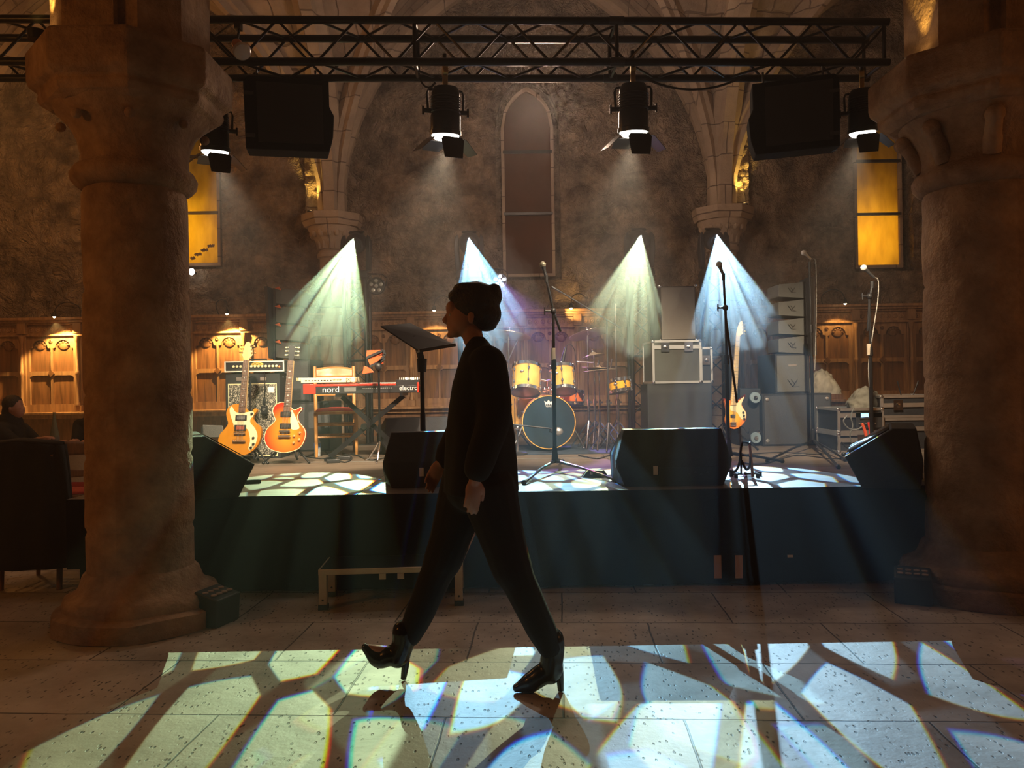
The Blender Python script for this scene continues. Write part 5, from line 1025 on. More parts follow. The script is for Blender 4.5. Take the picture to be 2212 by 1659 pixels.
# ================================================================ drum kit
AMB = wood_mat('amber_drum_lacquer', (0.62, 0.32, 0.07), (0.78, 0.45, 0.13), 2, (3, 3, 3), 0.15, 0.0)
HEADB = mat('smoked_drum_head', (0.02, 0.035, 0.05), 0.22, var=0.1); HEADC = mat('clear_pinkish_drum_head', (0.42, 0.28, 0.3), 0.25, var=0.08); HEADW = mat('white_drum_head', (0.7, 0.68, 0.62), 0.5)
def drum(nm, lab, c, R, dep, rot, shell, ht, hb, lugs=6, hoopm=None, grp='drums of the kit', badge=True):
    """axis local z, origin at the centre"""
    r = thing(nm, lab, 'drum', c, 0, grp); r.rotation_euler = rot; h = dep/2; hp = hoopm or M['chrome']
    m = MB(); m.lathe([(R-0.006, -h), (R, -h+0.002), (R, h-0.002), (R-0.006, h)], n=40); m.build('shell', shell, r)
    for s in (-1, 1):
        m = MB(); z = s*h; m.lathe([(R+0.002, z-0.018), (R+0.010, z-0.018), (R+0.010, z+0.016), (R+0.002, z+0.016)], n=40, close=True); m.build('hoop', hp, r)
        m = MB(); m.lathe([(R, z+s*0.004), (R-0.02, z+s*0.006), (0.01, z+s*0.006)] if s > 0 else [(0.01, z-0.006), (R-0.02, z-0.006), (R, z-0.004)], n=40); m.build('drum_head', ht if s > 0 else hb, r)
    for k in range(lugs):
        a = 2*PI*(k+0.5)/lugs; x, y = math.cos(a), math.sin(a); m = MB()
        m.cyl(((R+.012)*x, (R+.012)*y, -h), ((R+.012)*x, (R+.012)*y, h), 0.003, n=6)
        for s in (-1, 1): m.ball(((R+.010)*x, (R+.010)*y, s*h*0.5), (0.012, 0.012, 0.022), 8, 6); m.ball(((R+.012)*x, (R+.012)*y, s*(h+.012)), 0.007, 6, 4)
        m.build('lug', M['chrome'], r)
    if badge:
        a = -PI/2-0.45; m = MB(); m.ball(((R+.001)*math.cos(a), (R+.001)*math.sin(a), dep*0.1), (0.022, 0.022, 0.014), 12, 8); m.build('badge', M['alu'], r)
    return r
DY = 8.0
kc = P(1183, 914, DY); KR = 57*DY/F-0.004
kd = drum('bass_drum', 'big amber bass drum with smoked black front head and small crown emblem', (kc.x, DY+0.22, SZ+KR+0.035), KR, 0.42, (PI/2, 0, 0.06), AMB, HEADB, HEADB, 8, AMB, badge=False)
m = MB(); cw = [(-0.035, 0.0), (-0.045, 0.035), (-0.02, 0.018), (0, 0.045), (0.02, 0.018), (0.045, 0.035), (0.035, 0.0)]; m.prism(cw, 0.002, Matrix.Translation((0, 0.19, 0.2175))); 
for x in (-0.03, -0.01, 0.01, 0.03): m.box((x, 0.182, 0.218), (0.01, 0.006, 0.002))
m.build('crown_emblem', M['white'], kd, smooth=False); textpart('lettering', 'REMO', 0.022, M['white'], kd, (0, 0.165, 0.2175), (0, 0, 0))
for s in (-1, 1): m = MB(); m.tube([(s*(KR-0.02), -0.02, 0.05), (s*(KR+0.10), -KR-0.0, 0.16)], [0.012, 0.01], 8); m.ball((s*(KR+0.10), -KR-0.01, 0.16), 0.014, 8, 6); m.build('spur', M['chrome'], kd)
t1 = P(1137, 820, DY+0.05); t2 = P(1216, 820, DY+0.05)
drum('tom_drum', 'amber tom drum mounted left above the bass drum', t1, 0.148, 0.27, (math.radians(-24), math.radians(6), 0.1), AMB, HEADW, HEADC)
drum('tom_drum', 'amber tom drum mounted right above the bass drum', t2, 0.125, 0.25, (math.radians(-24), math.radians(-4), -0.1), AMB, HEADW, HEADC)
m = MB(); bs = (kc.x+0.01, DY+0.22, SZ+2*KR+0.05)
m.cyl(bs, (bs[0], bs[1], t1.z-0.02), 0.016)
for t in (t1, t2): m.tube([(bs[0], bs[1], t1.z-0.02), (bs[0]+(t.x-bs[0])*0.45, bs[1], t.z+0.01)], 0.011, 8)
m.ball((bs[0]-0.03, bs[1]-0.05, bs[2]+0.05), 0.03, 10, 8); m.ball((bs[0]+0.015, bs[1]-0.05, bs[2]+0.06), 0.028, 10, 8)
tm = thing('tom_mount', 'chrome tom mount on top of the bass drum with two cream beater balls', 'drum hardware', (0, 0, 0)); m.build('mount_post', M['chrome'], tm)
ft = P(1120, 880, DY+0.55); drum('floor_tom', 'deep amber floor tom behind the left edge of the bass drum', (ft.x, ft.y, SZ+0.45), 0.195, 0.38, (0, 0, 0), AMB, HEADW, HEADC)
for k in range(3):
    m = MB(); a = k*2.1+0.3; m.tube([(0.205*math.cos(a), 0.205*math.sin(a), 0.1), (0.205*math.cos(a), 0.205*math.sin(a), -0.3), (0.225*math.cos(a), 0.225*math.sin(a), -0.44)], 0.006, 8); m.build('leg', M['chrome'], [o for o in C.objects if o.name.startswith('floor_tom')][-1])
sn = P(1228, 860, DY+0.62); drum('snare_drum', 'orange-red snare drum glimpsed just behind the bass drum', sn, 0.17, 0.13, (math.radians(-6), 0, 0), mat('orange_snare_lacquer', (0.7, 0.16, 0.03), 0.2), HEADW, HEADC, 8)
s2 = P(1338, 833, DY+0.1); sdr = drum('snare_drum', 'small amber snare drum tilted on a stand right of the kit', s2, 0.115, 0.115, (math.radians(-8), math.radians(-8), 0), mat('bright_amber_lacquer', (0.72, 0.36, 0.03), 0.18), HEADW, HEADC, 8)
def legs3(m, base, r_, h, rr=0.009, ph=0.3):
    for k in range(3): a = ph+k*2*PI/3; m.tube([base+V((0, 0, h)), base+V((r_*0.6*math.cos(a), r_*0.6*math.sin(a), h*0.45)), base+V((r_*math.cos(a), r_*math.sin(a), 0.012))], rr, 6)
def stand(nm, lab, px, Y, topy, grp='drum hardware stands', arm=None, mt=None):
    t = P(px, topy, Y); r = thing(nm, lab, 'stand', (t.x, Y, SZ), 0, grp); m = MB(); legs3(m, V((0, 0, 0)), 0.24, 0.3); m.build('legs', M['chrome'], r)
    m = MB(); m.cyl((0, 0, 0.08), (0, 0, 0.5), 0.013); m.cyl((0, 0, 0.45), (0, 0, t.z-SZ), 0.009); m.cyl((0, 0, 0.47), (0, 0, 0.53), 0.019); m.box((0.02, -0.01, 0.5), (0.03, 0.012, 0.02)); m.build('pole', mt or M['chrome'], r)
    if arm: a = P(*arm[0], Y)-V((t.x, Y, SZ)); b = P(*arm[1], Y+arm[2])-V((t.x, Y, SZ)); m = MB(); m.cyl(a, b, 0.008); m.build('boom_arm', mt or M['chrome'], r)
    return r
CYM = mat('bronze_cymbal', (0.7, 0.56, 0.42), 0.42, 0.7, var=0.06, nscale=2)
def cymbal(lab, px, py, Y, R, rot):
    r = thing('cymbal', lab, 'cymbal', P(px, py, Y), 0, 'cymbals of the kit'); r.rotation_euler = rot
    m = MB(); m.lathe([(0.008, 0.022), (0.02, 0.02), (0.035, 0.01), (0.045, 0.002), (R*0.6, -0.008), (R, -0.022), (R, -0.0235), (R*0.6, -0.010), (0.045, 0.0), (0.008, 0.018)], n=48, close=True); m.build('bronze_disc', CYM, r)
    m = MB(); m.cyl((0, 0, -0.03), (0, 0, 0.05), 0.006, n=8); m.lathe([(0.018, 0.024), (0.018, 0.034)], n=14); m.ball((0, 0, 0.05), 0.011, 8, 6); m.build('wing_nut', M['chrome'], r); return r
stand('cymbal_stand', 'chrome stand holding the large cymbal right of the tom drums', 1269, 8.35, 724)
cymbal('large tilted cymbal right above the tom drums', 1270, 718, 8.35, 0.215, (math.radians(-12), math.radians(-12), 0))
stand('cymbal_stand', 'chrome stand holding the large cymbal in the blue haze', 1098, 8.4, 726, arm=((1092, 790), (1118, 735), -0.05))
cymbal('large cymbal hazed by the blue beam left of the tom drums', 1100, 720, 8.4, 0.24, (math.radians(-8), math.radians(8), 0))
cymbal('small splash cymbal below the large right one', 1281, 765, 8.3, 0.125, (math.radians(-6), math.radians(-10), 0))
stand('splash_arm_stand', 'chrome stand with side arm holding the small splash cymbal', 1283, 8.3, 768, arm=((1283, 783), (1246, 781), 0))
stand('hi_hat_stand', 'chrome hi-hat stand at the right of the drum kit', 1293, 8.15, 778)
cymbal('upper hi-hat cymbal seen edge on', 1293, 796, 8.15, 0.18, (math.radians(-2), math.radians(-5), 0)); c_ = cymbal('lower hi-hat cymbal seen edge on under its partner', 1293, 800, 8.15, 0.18, (PI+math.radians(-2), math.radians(5), 0))
stand('snare_stand', 'chrome stand under the small tilted snare drum', 1335, 8.1, 850)
r = stand('overhead_microphone_stand', 'dark boom microphone stand reaching over the drum kit', 1311, 7.95, 690, mt=M['dgrey'], arm=((1340, 708), (1196, 621), -0.1)); 
om = thing('microphone', 'small pencil microphone at the tip of the boom over the drums', 'microphone', P(1192, 619, 7.85)); m = MB(); m.lathe([(0.012, 0), (0.012, 0.1), (0.008, 0.11)], n=12, axis=(0.8, 0, -0.5)); m.build('mic_body', M['dgrey'], om)
stand('microphone_stand', 'thin chrome upright rod stand right of the hi-hat', 1329, 8.45, 655, arm=((1322, 775), (1318, 800), 0))
tmk = thing('microphone', 'black microphone with cable clipped above the right tom drum', 'microphone', P(1218, 768, DY+0.0)); m = MB(); m.lathe([(0.012, -0.09), (0.015, -0.06), (0.02, 0.0), (0.022, 0.07), (0.012, 0.08)], n=12, axis=(-0.25, 0, -1)); m.build('mic_body', M['black'], tmk)
m = MB(); m.tube(curve3([(0.02, 0, 0.085), (0.06, 0, 0.12), (0.11, 0, 0.06), (0.13, 0, -0.1)]), 0.004, 6); m.build('cable', M['black'], tmk)
km = PZ(1118, 960, SZ); r = thing('microphone_stand', 'low boom microphone stand in front of the bass drum', 'microphone stand', (P(1118, 960, 7.75).x, 7.7, SZ), 0, 'microphone stands'); m = MB(); m.lathe([(0.1, 0), (0.1, 0.012), (0.02, 0.03)], n=24); m.build('base', M['black'], r); m = MB(); m.cyl((0, 0, 0.02), (0, 0, 0.27), 0.01); m.ball((0, 0, 0.27), 0.025, 10, 8); m.build('pole', M['chrome'], r)
b = P(1190, 926, 7.62)-r.location; m = MB(); m.cyl((-0.09, 0, 0.31), tuple(b), 0.008); m.build('boom', M['dgrey'], r)
r2 = thing('microphone', 'large round grey microphone pointing at the bass drum head', 'microphone', P(1206, 932, 7.66)); m = MB(); m.ball((0, 0, 0), (0.05, 0.04, 0.042), 16, 12); m.build('mesh_head', M['alu'], r2); m = MB(); m.lathe([(0.02, 0), (0.03, 0.04), (0.047, 0.06), (0.052, 0.07)], (-0.09, 0, 0.015), n=16, axis=(1, 0, -0.15)); m.build('mic_body', M['dgrey'], r2)
rg = MB(); a = P(1085, 985, 7.5); rg.box((kc.x+0.35, 8.25, SZ+0.003), (2.1, 1.2, 0.006)); tag(rg.build('drum_rug', mat('dark_blue_rug', (0.03, 0.045, 0.07), 0.95, bump=0.4, bscale=150), bevel=0.002), 'dark blue rug lying under the drum kit', 'rug')
for o in C.objects:   # keep the drums' gear standing on the rug
    pass
dt = thing('drum_throne', 'round black drum stool half hidden behind the kit', 'stool', (kc.x+0.25, 8.95, SZ)); m = MB(); m.lathe([(0.15, 0.44), (0.17, 0.46), (0.17, 0.5), (0.14, 0.53)], n=28); m.build('seat', M['black'], dt); m = MB(); legs3(m, V((0, 0, 0)), 0.22, 0.28); m.cyl((0, 0, 0.2), (0, 0, 0.45), 0.014); m.build('legs', M['chrome'], dt)
# ================================================================ odds and ends
def cable(lab, pts, r_=0.007, mt=None, z=None):
    z = SZ if z is None else z; q = [PZ(x, y, z)+V((0, 0, r_)) for x, y in pts]; o = MB().tube(curve3(q, 8), r_, 6).build('floor_cable', mt or M['rubber']); tag(o, lab, 'cable', 'cables on the stage floor')
cable('black cable snaking across the deck below the keyboard stand', [(650, 985), (700, 992), (760, 983), (800, 995), (850, 988), (900, 998)])
cable('second black cable curling left of the keyboard stand', [(700, 975), (720, 990), (745, 1000), (760, 990), (740, 980)])
cable('long thin cable running right across the deck behind the mic stand', [(1590, 985), (1680, 978), (1760, 982), (1850, 976), (1930, 982)], 0.005)
cable('thin cable from the slate subwoofer toward the right stage', [(1600, 1000), (1650, 1003), (1720, 985), (1800, 992), (1870, 988)], 0.005)
cable('pale looping cable at the foot of the rack case', [(1800, 965), (1815, 975), (1830, 970), (1842, 958), (1830, 975), (1850, 972)], 0.006, M['grey'])
cable('black cable between bass drum and centre monitor', [(1250, 985), (1290, 992), (1320, 985), (1340, 995)])
for i, (x, y) in enumerate(((745, 993), (720, 1000))):
    p = PZ(x, y, SZ); r = thing('power_adapter', ['black power adapter brick on the deck right of the water bottle', 'smaller dark adapter on the deck near the keyboard stand foot'][i], 'adapter', (p.x, p.y, SZ), 0.3*i); m = MB(); m.bb((-0.06, -0.03, 0), (0.06, 0.03, 0.035)); m.build('brick', M['dgrey'], r, bevel=0.006)
p = PZ(1285, 1030, SZ); r = thing('junction_box', 'small pale stage junction box catching the light left of the centre monitor', 'connector box', (p.x, p.y, SZ)); m = MB(); hull(m, [(x, y, z) for x, y, z in ((-.1, -.05, 0), (.1, -.05, 0), (.1, .05, 0), (-.1, .05, 0), (-.06, -.03, .05), (.07, -.03, .05), (.07, .03, .05), (-.06, .03, .05))]); m.build('box', M['black'], r, bevel=0.006); 
for x in (-0.03, 0.04): m = MB(); m.ball((x, -0.04, 0.03), 0.013, 8, 6); m.build('plug', M['white'], r)
p = PZ(548, 1044, SZ); r = thing('cable_connector', 'black cable connector lying beside the left corner monitor', 'connector box', (p.x, p.y, SZ), 0.4); m = MB(); m.bb((-0.06, -0.03, 0), (0.05, 0.03, 0.03)); m.tube(curve3([(-0.05, 0, 0.015), (-0.09, 0.02, 0.03), (-0.13, 0.0, 0.012), (-0.2, 0.03, 0.012)]), 0.009, 6); m.build('plug', M['black'], r, bevel=0.004)
# plugs on the rack, orange lead
p = P(1868, 930, 7.0); r = thing('cable_bundle', 'tangle of orange, red and pale plugs hanging in front of the rack case', 'cable', (p.x, 6.95, SZ)); g = lambda px, py: P(px, py, 6.95)-r.location
for pts, mt_, rr in (([(1862, 915), (1868, 930), (1872, 950), (1866, 968)], OR, 0.014), ([(1876, 912), (1880, 935), (1874, 958)], mat('red_plug', (0.7, 0.04, 0.03), 0.4), 0.012), ([(1830, 898), (1822, 910), (1832, 925), (1850, 928), (1862, 922)], M['grey'], 0.007), ([(1845, 880), (1838, 900), (1842, 920), (1836, 940), (1842, 962)], M['grey'], 0.006), ([(1858, 905), (1880, 905), (1884, 925), (1886, 960)], M['black'], 0.012), ([(1818, 955), (1832, 968), (1850, 958), (1858, 966)], M['black'], 0.006)):
    m = MB(); q = [g(*a) for a in pts]; q[-1].z = max(q[-1].z, 0.01); m.tube(curve3(q), rr, 8); m.build('lead', mt_, r)
# folded chair glimpsed behind the left corner monitor
p = P(462, 945, 7.2); r = thing('folding_chair', 'pale folding chair seat glimpsed between left pillar and yellow guitar', 'chair', (p.x, 7.2, SZ)); z0 = p.z-SZ
m = MB(); m.prism([(-0.1, -0.0), (0.1, 0.0), (0.09, 0.11), (-0.1, 0.12)], 0.015, Matrix.Translation((0, 0, z0)) @ Matrix.Rotation(PI/2, 4, 'X')); m.build('backrest', M['grey'], r, bevel=0.01)
m = MB(); m.bb((-0.11, -0.0, z0-0.2), (0.11, 0.3, z0-0.18)); m.build('seat', M['grey'], r)
for x in (-0.11, 0.11):
    for y in (0.0, 0.3): m = MB(); m.cyl((x, y, 0), (x, y*0.9, z0+(0.1 if y == 0 else -0.18)), 0.009); m.build('leg', M['dgrey'], r)
# aluminium step in front of the stage
a = PZ(698, 1316, 0); sY = a.y; r = thing('stage_steps', 'low step with aluminium frame and black tread standing before the stage', 'step', (P(845, 1300, sY).x, sY, 0), math.radians(3)); ww = (P(1000, 1300, sY).x-P(690, 1300, sY).x)/2; zt_ = 0.245
ALW = mat('warm_aluminium', (0.62, 0.5, 0.36), 0.4, 0.5)
for x in (-ww+0.025, ww-0.025):
    for y in (0.025, 0.32): m = MB(); m.bb((x-0.024, y-0.024, 0.03), (x+0.024, y+0.024, zt_-0.03)); lg = m.build('leg', ALW, r, bevel=0.003); m = MB(); m.bb((x-0.028, y-0.028, 0), (x+0.028, y+0.028, 0.03)); m.build('rubber_foot', M['rubber'], lg); m = MB(); m.cyl((x, y-0.024, 0.06), (x, y-0.028, 0.06), 0.006); m.build('bolt', M['black'], lg)
m = MB(); m.bb((-ww, 0, zt_-0.035), (ww, 0.012, zt_)); m.bb((-ww, 0.335, zt_-0.035), (ww, 0.347, zt_)); m.bb((-ww, 0.012, zt_-0.035), (-ww+0.012, 0.335, zt_)); m.bb((ww-0.012, 0.012, zt_-0.035), (ww, 0.335, zt_)); m.build('frame', ALW, r, bevel=0.003)
m = MB(); m.bb((-ww+0.013, 0.013, zt_-0.02), (ww-0.013, 0.334, zt_+0.002)); m.build('tread', M['skirt'], r)
for x in (-0.05, 0.06): m = MB(); m.bb((x-0.02, 0.0, zt_-0.07), (x+0.02, 0.01, zt_-0.035)); m.build('bracket', ALW, r)
# floor floods at the feet of the pillars
def flood(px, py, rz, lab, lit):
    p = PZ(px, py, 0); r = thing('floor_flood_light', lab, 'stage light', (p.x, p.y, 0), rz, 'floor floods by the pillars')
    m = MB(); hull(m, [(x, y, z) for x, y, z in ((-.1, -.08, 0), (.1, -.08, 0), (.1, .08, 0), (-.1, .08, 0), (-.1, -.09, .16), (.1, -.09, .16), (.1, .07, .2), (-.1, .07, .2))]); m.build('housing', M['black'], r, bevel=0.008)
    for i in range(4):
        for j in range(2): c = (-0.066+0.044*i, -0.04+0.06*j, 0.175+0.008*j); m = MB(); m.lathe([(0.018, 0), (0.017, 0.007), (0.008, 0.009)], c, n=14); m.build('lens', lit, r)
    return r
DL = mat('dim_led_lens', (0.45, 0.35, 0.3), 0.12, 0.2)
flood(468, 1345, 1.25, 'black LED flood with round lenses at the foot of the left pillar', DL)
flood(1972, 1300, -0.45, 'black LED flood with dark lenses at the foot of the right pillar', DL)
# ================================================================ the walking woman
HYp = 3.44
SKIN = mat('skin', (0.50, 0.26, 0.19), 0.55, var=0.06); COAT = mat('black_coat_cloth', (0.010, 0.010, 0.011), 0.9, var=0.2, bump=0.1, bscale=200); HAIR = mat('dark_brown_hair', (0.022, 0.017, 0.015), 0.5, var=0.3, nscale=30, bump=0.5, bscale=90); SHOE = mat('black_leather', (0.012, 0.012, 0.014), 0.2)
TROU = mat('black_trousers', (0.009, 0.009, 0.011), 0.85, var=0.2)
def h_(px, py, dy=0.0): return P(px, py, HYp)+V((0, dy, 0))
def n_(px, py, dy): return P(px, py, HYp+dy)
def limb(m, pts, rad, n=14, seg=5):
    q = curve3(pts, seg); R = []
    for i in range(len(rad)-1):
        for k in range(seg): t = k/seg; t = t*t*(3-2*t); R.append(rad[i]*(1-t)+rad[i+1]*t)
    R.append(rad[-1]); m.tube(q, R, n); m.ball(q[0], R[0]*0.98, 12, 8); m.ball(q[-1], R[-1]*0.98, 12, 8)
def hand(m, wrist, dirv, palmn, s=1.0, curl=0.5, thumb=1):
    """palm and five jointed fingers; dirv along the hand, palmn out of the palm, thumb side = thumb"""
    d = V(dirv).normalized(); n_ = V(palmn).normalized(); n_ = (n_-d*n_.dot(d)).normalized(); w_ = d.cross(n_)*thumb
    Rm = Matrix((w_, n_, d)).transposed()
    m.ball(wrist+d*0.045*s, (0.038*s, 0.016*s, 0.052*s), 14, 10, Rm); m.ball(wrist+d*0.012*s, (0.027*s, 0.019*s, 0.03*s), 12, 8, Rm)
    for k, L_ in enumerate((0.072, 0.08, 0.074, 0.058)):
        o = wrist+d*(0.085 if k != 3 else 0.078)*s+w_*(0.027-0.018*k)*s; c = curl*(0.8+0.15*k); pts = [o-d*0.02*s, o]; dd = d.copy()
        for j, f_ in enumerate((0.42, 0.32, 0.26)):
            dd = (dd*math.cos(c*0.6)+n_*math.sin(c*0.6)).normalized(); c *= 1.12; pts.append(pts[-1]+dd*L_*f_*s)
        m.tube(pts, [0.0088*s, 0.0088*s, 0.0082*s, 0.0075*s, 0.006*s], 8); m.ball(pts[-1], 0.0062*s, 8, 6)
    o = wrist+d*0.022*s+w_*0.026*s; a = (d*0.75+w_*0.55+n_*0.35).normalized(); b = (d*0.92+w_*0.12+n_*0.45).normalized()
    m.tube([o, o+a*0.032*s, o+a*0.032*s+b*0.028*s, o+a*0.032*s+b*0.05*s], [0.012*s, 0.0105*s, 0.0095*s, 0.007*s], 8); m.ball(o+a*0.032*s+b*0.05*s, 0.0072*s, 8, 6)
def bodyify(o, vox=0.006, it=3):
    md = o.modifiers.new('merge', 'REMESH'); md.mode = 'VOXEL'; md.voxel_size = vox; md.use_smooth_shade = True
    md = o.modifiers.new('soft', 'SMOOTH'); md.iterations = it; md.factor = 0.5
woman = thing('person', 'woman in black coat, black trousers and heeled shoes walking left, hair in a bun', 'person', (h_(1040, 1470).x, HYp, 0))
B = MB()
# head: skull, face wedge, jaw, nose, lips, ears; she looks left
B.ball(h_(1026, 662), (0.094, 0.075, 0.098), 20, 14); B.ball(h_(1000, 688), (0.068, 0.062, 0.082), 18, 12); B.ball(h_(985, 712), (0.036, 0.042, 0.036), 14, 10)
B.ball(h_(977, 666), (0.03, 0.05, 0.034), 12, 8); B.tube([h_(972, 672), h_(961, 692), h_(966, 697)], [0.008, 0.014, 0.011], 8); B.ball(h_(961, 693), 0.0125, 8, 6)
B.ball(h_(969, 705), (0.011, 0.022, 0.0065), 10, 6); B.ball(h_(971, 710), (0.011, 0.02, 0.0065), 10, 6); B.ball(h_(973, 724), (0.017, 0.022, 0.015), 10, 8)
for s in (-1, 1):
    B.ball(h_(979, 681, s*0.03), (0.013, 0.014, 0.012), 10, 8); B.ball(h_(1019, 690, s*0.074), (0.015, 0.008, 0.027), 10, 8); B.tube([h_(971, 671, s*0.014), h_(975, 669, s*0.04)], 0.006, 6)
limb(B, [h_(1016, 708), h_(1024, 735), h_(1036, 758)], [0.05, 0.046, 0.042])
limb(B, [h_(1042, 800), h_(1045, 850), h_(1030, 950), h_(1030, 1050)], [0.09, 0.1, 0.1, 0.12])
B.ball(h_(1042, 795), (0.06, 0.15, 0.05), 16, 10)
# arms: near arm hangs, far arm swings forward
limb(B, [n_(1058, 810, -0.17), n_(1070, 900, -0.22), n_(1040, 990, -0.26), n_(1026, 1036, -0.27)], [0.036, 0.034, 0.031, 0.027]); hand(B, n_(1026, 1036, -0.27), n_(1018, 1110, -0.27)-n_(1026, 1036, -0.27), (-0.25, 0.95, 0), 0.98, 0.5, 1)
limb(B, [h_(1040, 810, 0.17), h_(1015, 890, 0.2), h_(965, 985, 0.18), h_(948, 1005, 0.17)], [0.036, 0.034, 0.031, 0.026]); hand(B, h_(948, 1005, 0.17), h_(925, 1045)-h_(948, 1005), (0.2, -0.95, 0), 1.0, 0.6, -1)
# legs
limb(B, [h_(1015, 1060, 0.09), h_(965, 1210, 0.1), h_(935, 1260, 0.09), h_(895, 1340, 0.09), h_(868, 1400, 0.08)], [0.105, 0.075, 0.058, 0.054, 0.036])
limb(B, [h_(1050, 1060, -0.09), h_(1098, 1200, -0.1), h_(1120, 1255, -0.09), h_(1160, 1330, -0.09), h_(1190, 1392, -0.08)], [0.105, 0.075, 0.058, 0.054, 0.036])
for pts, dy in (([(866, 1400), (842, 1420), (808, 1418), (786, 1410)], 0.08), ([(1192, 1392), (1182, 1425), (1150, 1452), (1122, 1462)], -0.08)):
    limb(B, [h_(*p, dy) for p in pts], [0.03, 0.028, 0.024, 0.012])
bo = B.build('body', SKIN, woman, world=True); bodyify(bo, 0.0055, 3)
def eye(c, parent):
    m = MB(); m.ball(c, (0.007, 0.010, 0.007), 10, 8); e = m.build('eye', M['white'], parent, world=True); m = MB(); m.ball(c+V((-0.005, 0, 0)), (0.0035, 0.005, 0.0045), 8, 6); m.build('iris', HAIR, e, world=True)
for s in (-1, 1): eye(h_(974, 681, s*0.03), woman)
# hair cap and bun
Hm = MB(); Hm.ball(h_(1028, 655), (0.108, 0.088, 0.098), 20, 14); Hm.ball(h_(1044, 678), (0.082, 0.08, 0.075), 16, 12); Hm.ball(h_(996, 640), (0.06, 0.066, 0.038), 14, 10); Hm.ball(h_(1064, 640), (0.044, 0.05, 0.055), 14, 10); Hm.ball(h_(1068, 628), (0.032, 0.04, 0.034), 12, 8); Hm.ball(h_(1050, 702), (0.05, 0.06, 0.03), 12, 8); Hm.ball(h_(1012, 620), (0.07, 0.06, 0.022), 12, 8)
ho = Hm.build('hair', HAIR, woman, world=True); bodyify(ho, 0.007, 2)
# coat: stacked sections
def loft(m, secs, n=40):
    vs = []; fs = []
    for (xl, xr, y, hy, yo) in secs:
        a = h_(xl, y); b = h_(xr, y); cx = (a.x+b.x)/2; hx = (b.x-a.x)/2
        for k in range(n):
            t = 2*PI*k/n; ct, st = math.cos(t), math.sin(t); fl_ = 1+0.03*math.sin(7*t+y*0.01)*(y > 900)
            vs.append((cx+hx*math.copysign(abs(ct)**0.85, ct)*fl_, HYp+yo+hy*math.copysign(abs(st)**0.85, st)*fl_, (a.z+b.z)/2))
    for i in range(len(secs)-1):
        for k in range(n): fs.append((i*n+k, i*n+(k+1) % n, (i+1)*n+(k+1) % n, (i+1)*n+k))
    fs.append(tuple(range(n-1, -1, -1))); fs.append(tuple(range((len(secs)-1)*n, len(secs)*n))); m.add(vs, fs)
Cm = MB(); loft(Cm, [(1018, 1046, 728, 0.055, 0), (1008, 1058, 742, 0.08, 0), (998, 1076, 765, 0.17, 0), (988, 1086, 795, 0.225, 0), (978, 1096, 830, 0.225, 0), (970, 1104, 880, 0.21, 0), (965, 1111, 940, 0.21, 0), (962, 1117, 1000, 0.205, 0.01), (960, 1122, 1062, 0.21, 0.015)])
# sleeves
for pts in ([n_(1052, 787, -0.17), n_(1068, 890, -0.22), n_(1044, 975, -0.255), n_(1032, 1012, -0.265)], [h_(1040, 785, 0.19), h_(1012, 885, 0.19), h_(968, 978, 0.19), h_(958, 998, 0.19)]):
    limb(Cm, pts, [0.085, 0.074, 0.066, 0.06])
co = Cm.build('coat', COAT, woman, world=True); bodyify(co, 0.008, 3)
Tm = MB()
for sgn, pts, foot in ((1, [(1012, 1040), (960, 1200), (935, 1258), (905, 1330), (880, 1385)], 0), (-1, [(1052, 1040), (1100, 1200), (1125, 1255), (1160, 1330), (1186, 1382)], 0)):
    limb(Tm, [h_(x, y, 0.09*sgn) for x, y in pts], [0.128, 0.092, 0.075, 0.068, 0.056])
Tm.ball(h_(1035, 1060), (0.15, 0.16, 0.1), 16, 10)
to = Tm.build('trousers', TROU, woman, world=True); bodyify(to, 0.008, 3)
# heeled ankle boots: near (rear) foot planted, far (front) foot landing on its heel
def boot(dy, ank, heel_top, heel_tip, ball_, toe, nm):
    m = MB(); A = [h_(*p, dy) for p in (ank, heel_top, heel_tip, ball_, toe)]
    limb(m, [A[0]+V((0, 0, 0.05)), A[0], A[1].lerp(A[3], 0.25)], [0.052, 0.052, 0.052]); limb(m, [A[1].lerp(A[3], 0.15)+V((0, 0, 0.01)), A[1].lerp(A[3], 0.6)+V((0, 0, 0.012)), A[3]+V((0, 0, 0.008)), A[4]], [0.05, 0.047, 0.044, 0.02])
    s = m.build(nm, SHOE, woman, world=True); bodyify(s, 0.006, 2)
    m = MB(); m.tube([A[1]+V((0, 0, 0.02)), A[1].lerp(A[2], 0.5)+V((0.006, 0, 0)), A[2]], [0.03, 0.017, 0.013], 12); m.build('heel', SHOE, s, world=True)
    m = MB(); m.tube([A[1]+V((0, 0, -0.012)), A[1].lerp(A[3], 0.5)+V((0, 0, 0.0)), A[3]+V((0, 0, -0.024)), A[4]+V((0.01, 0, -0.008))], [0.02, 0.012, 0.02, 0.012], 8); m.build('sole', M['rubber'], s, world=True)
fz = lambda px, dy: 829.5+F*1.35/HYp
gy = 829.5+F*1.35/HYp+1.5
boot(-0.08, (1192, 1392), (1200, 1430), (1209, gy-6), (1146, gy-20), (1116, gy-12), 'boot')
boot(0.08, (866, 1400), (868, 1430), (866, gy-1), (812, 1440), (782, 1412), 'boot')
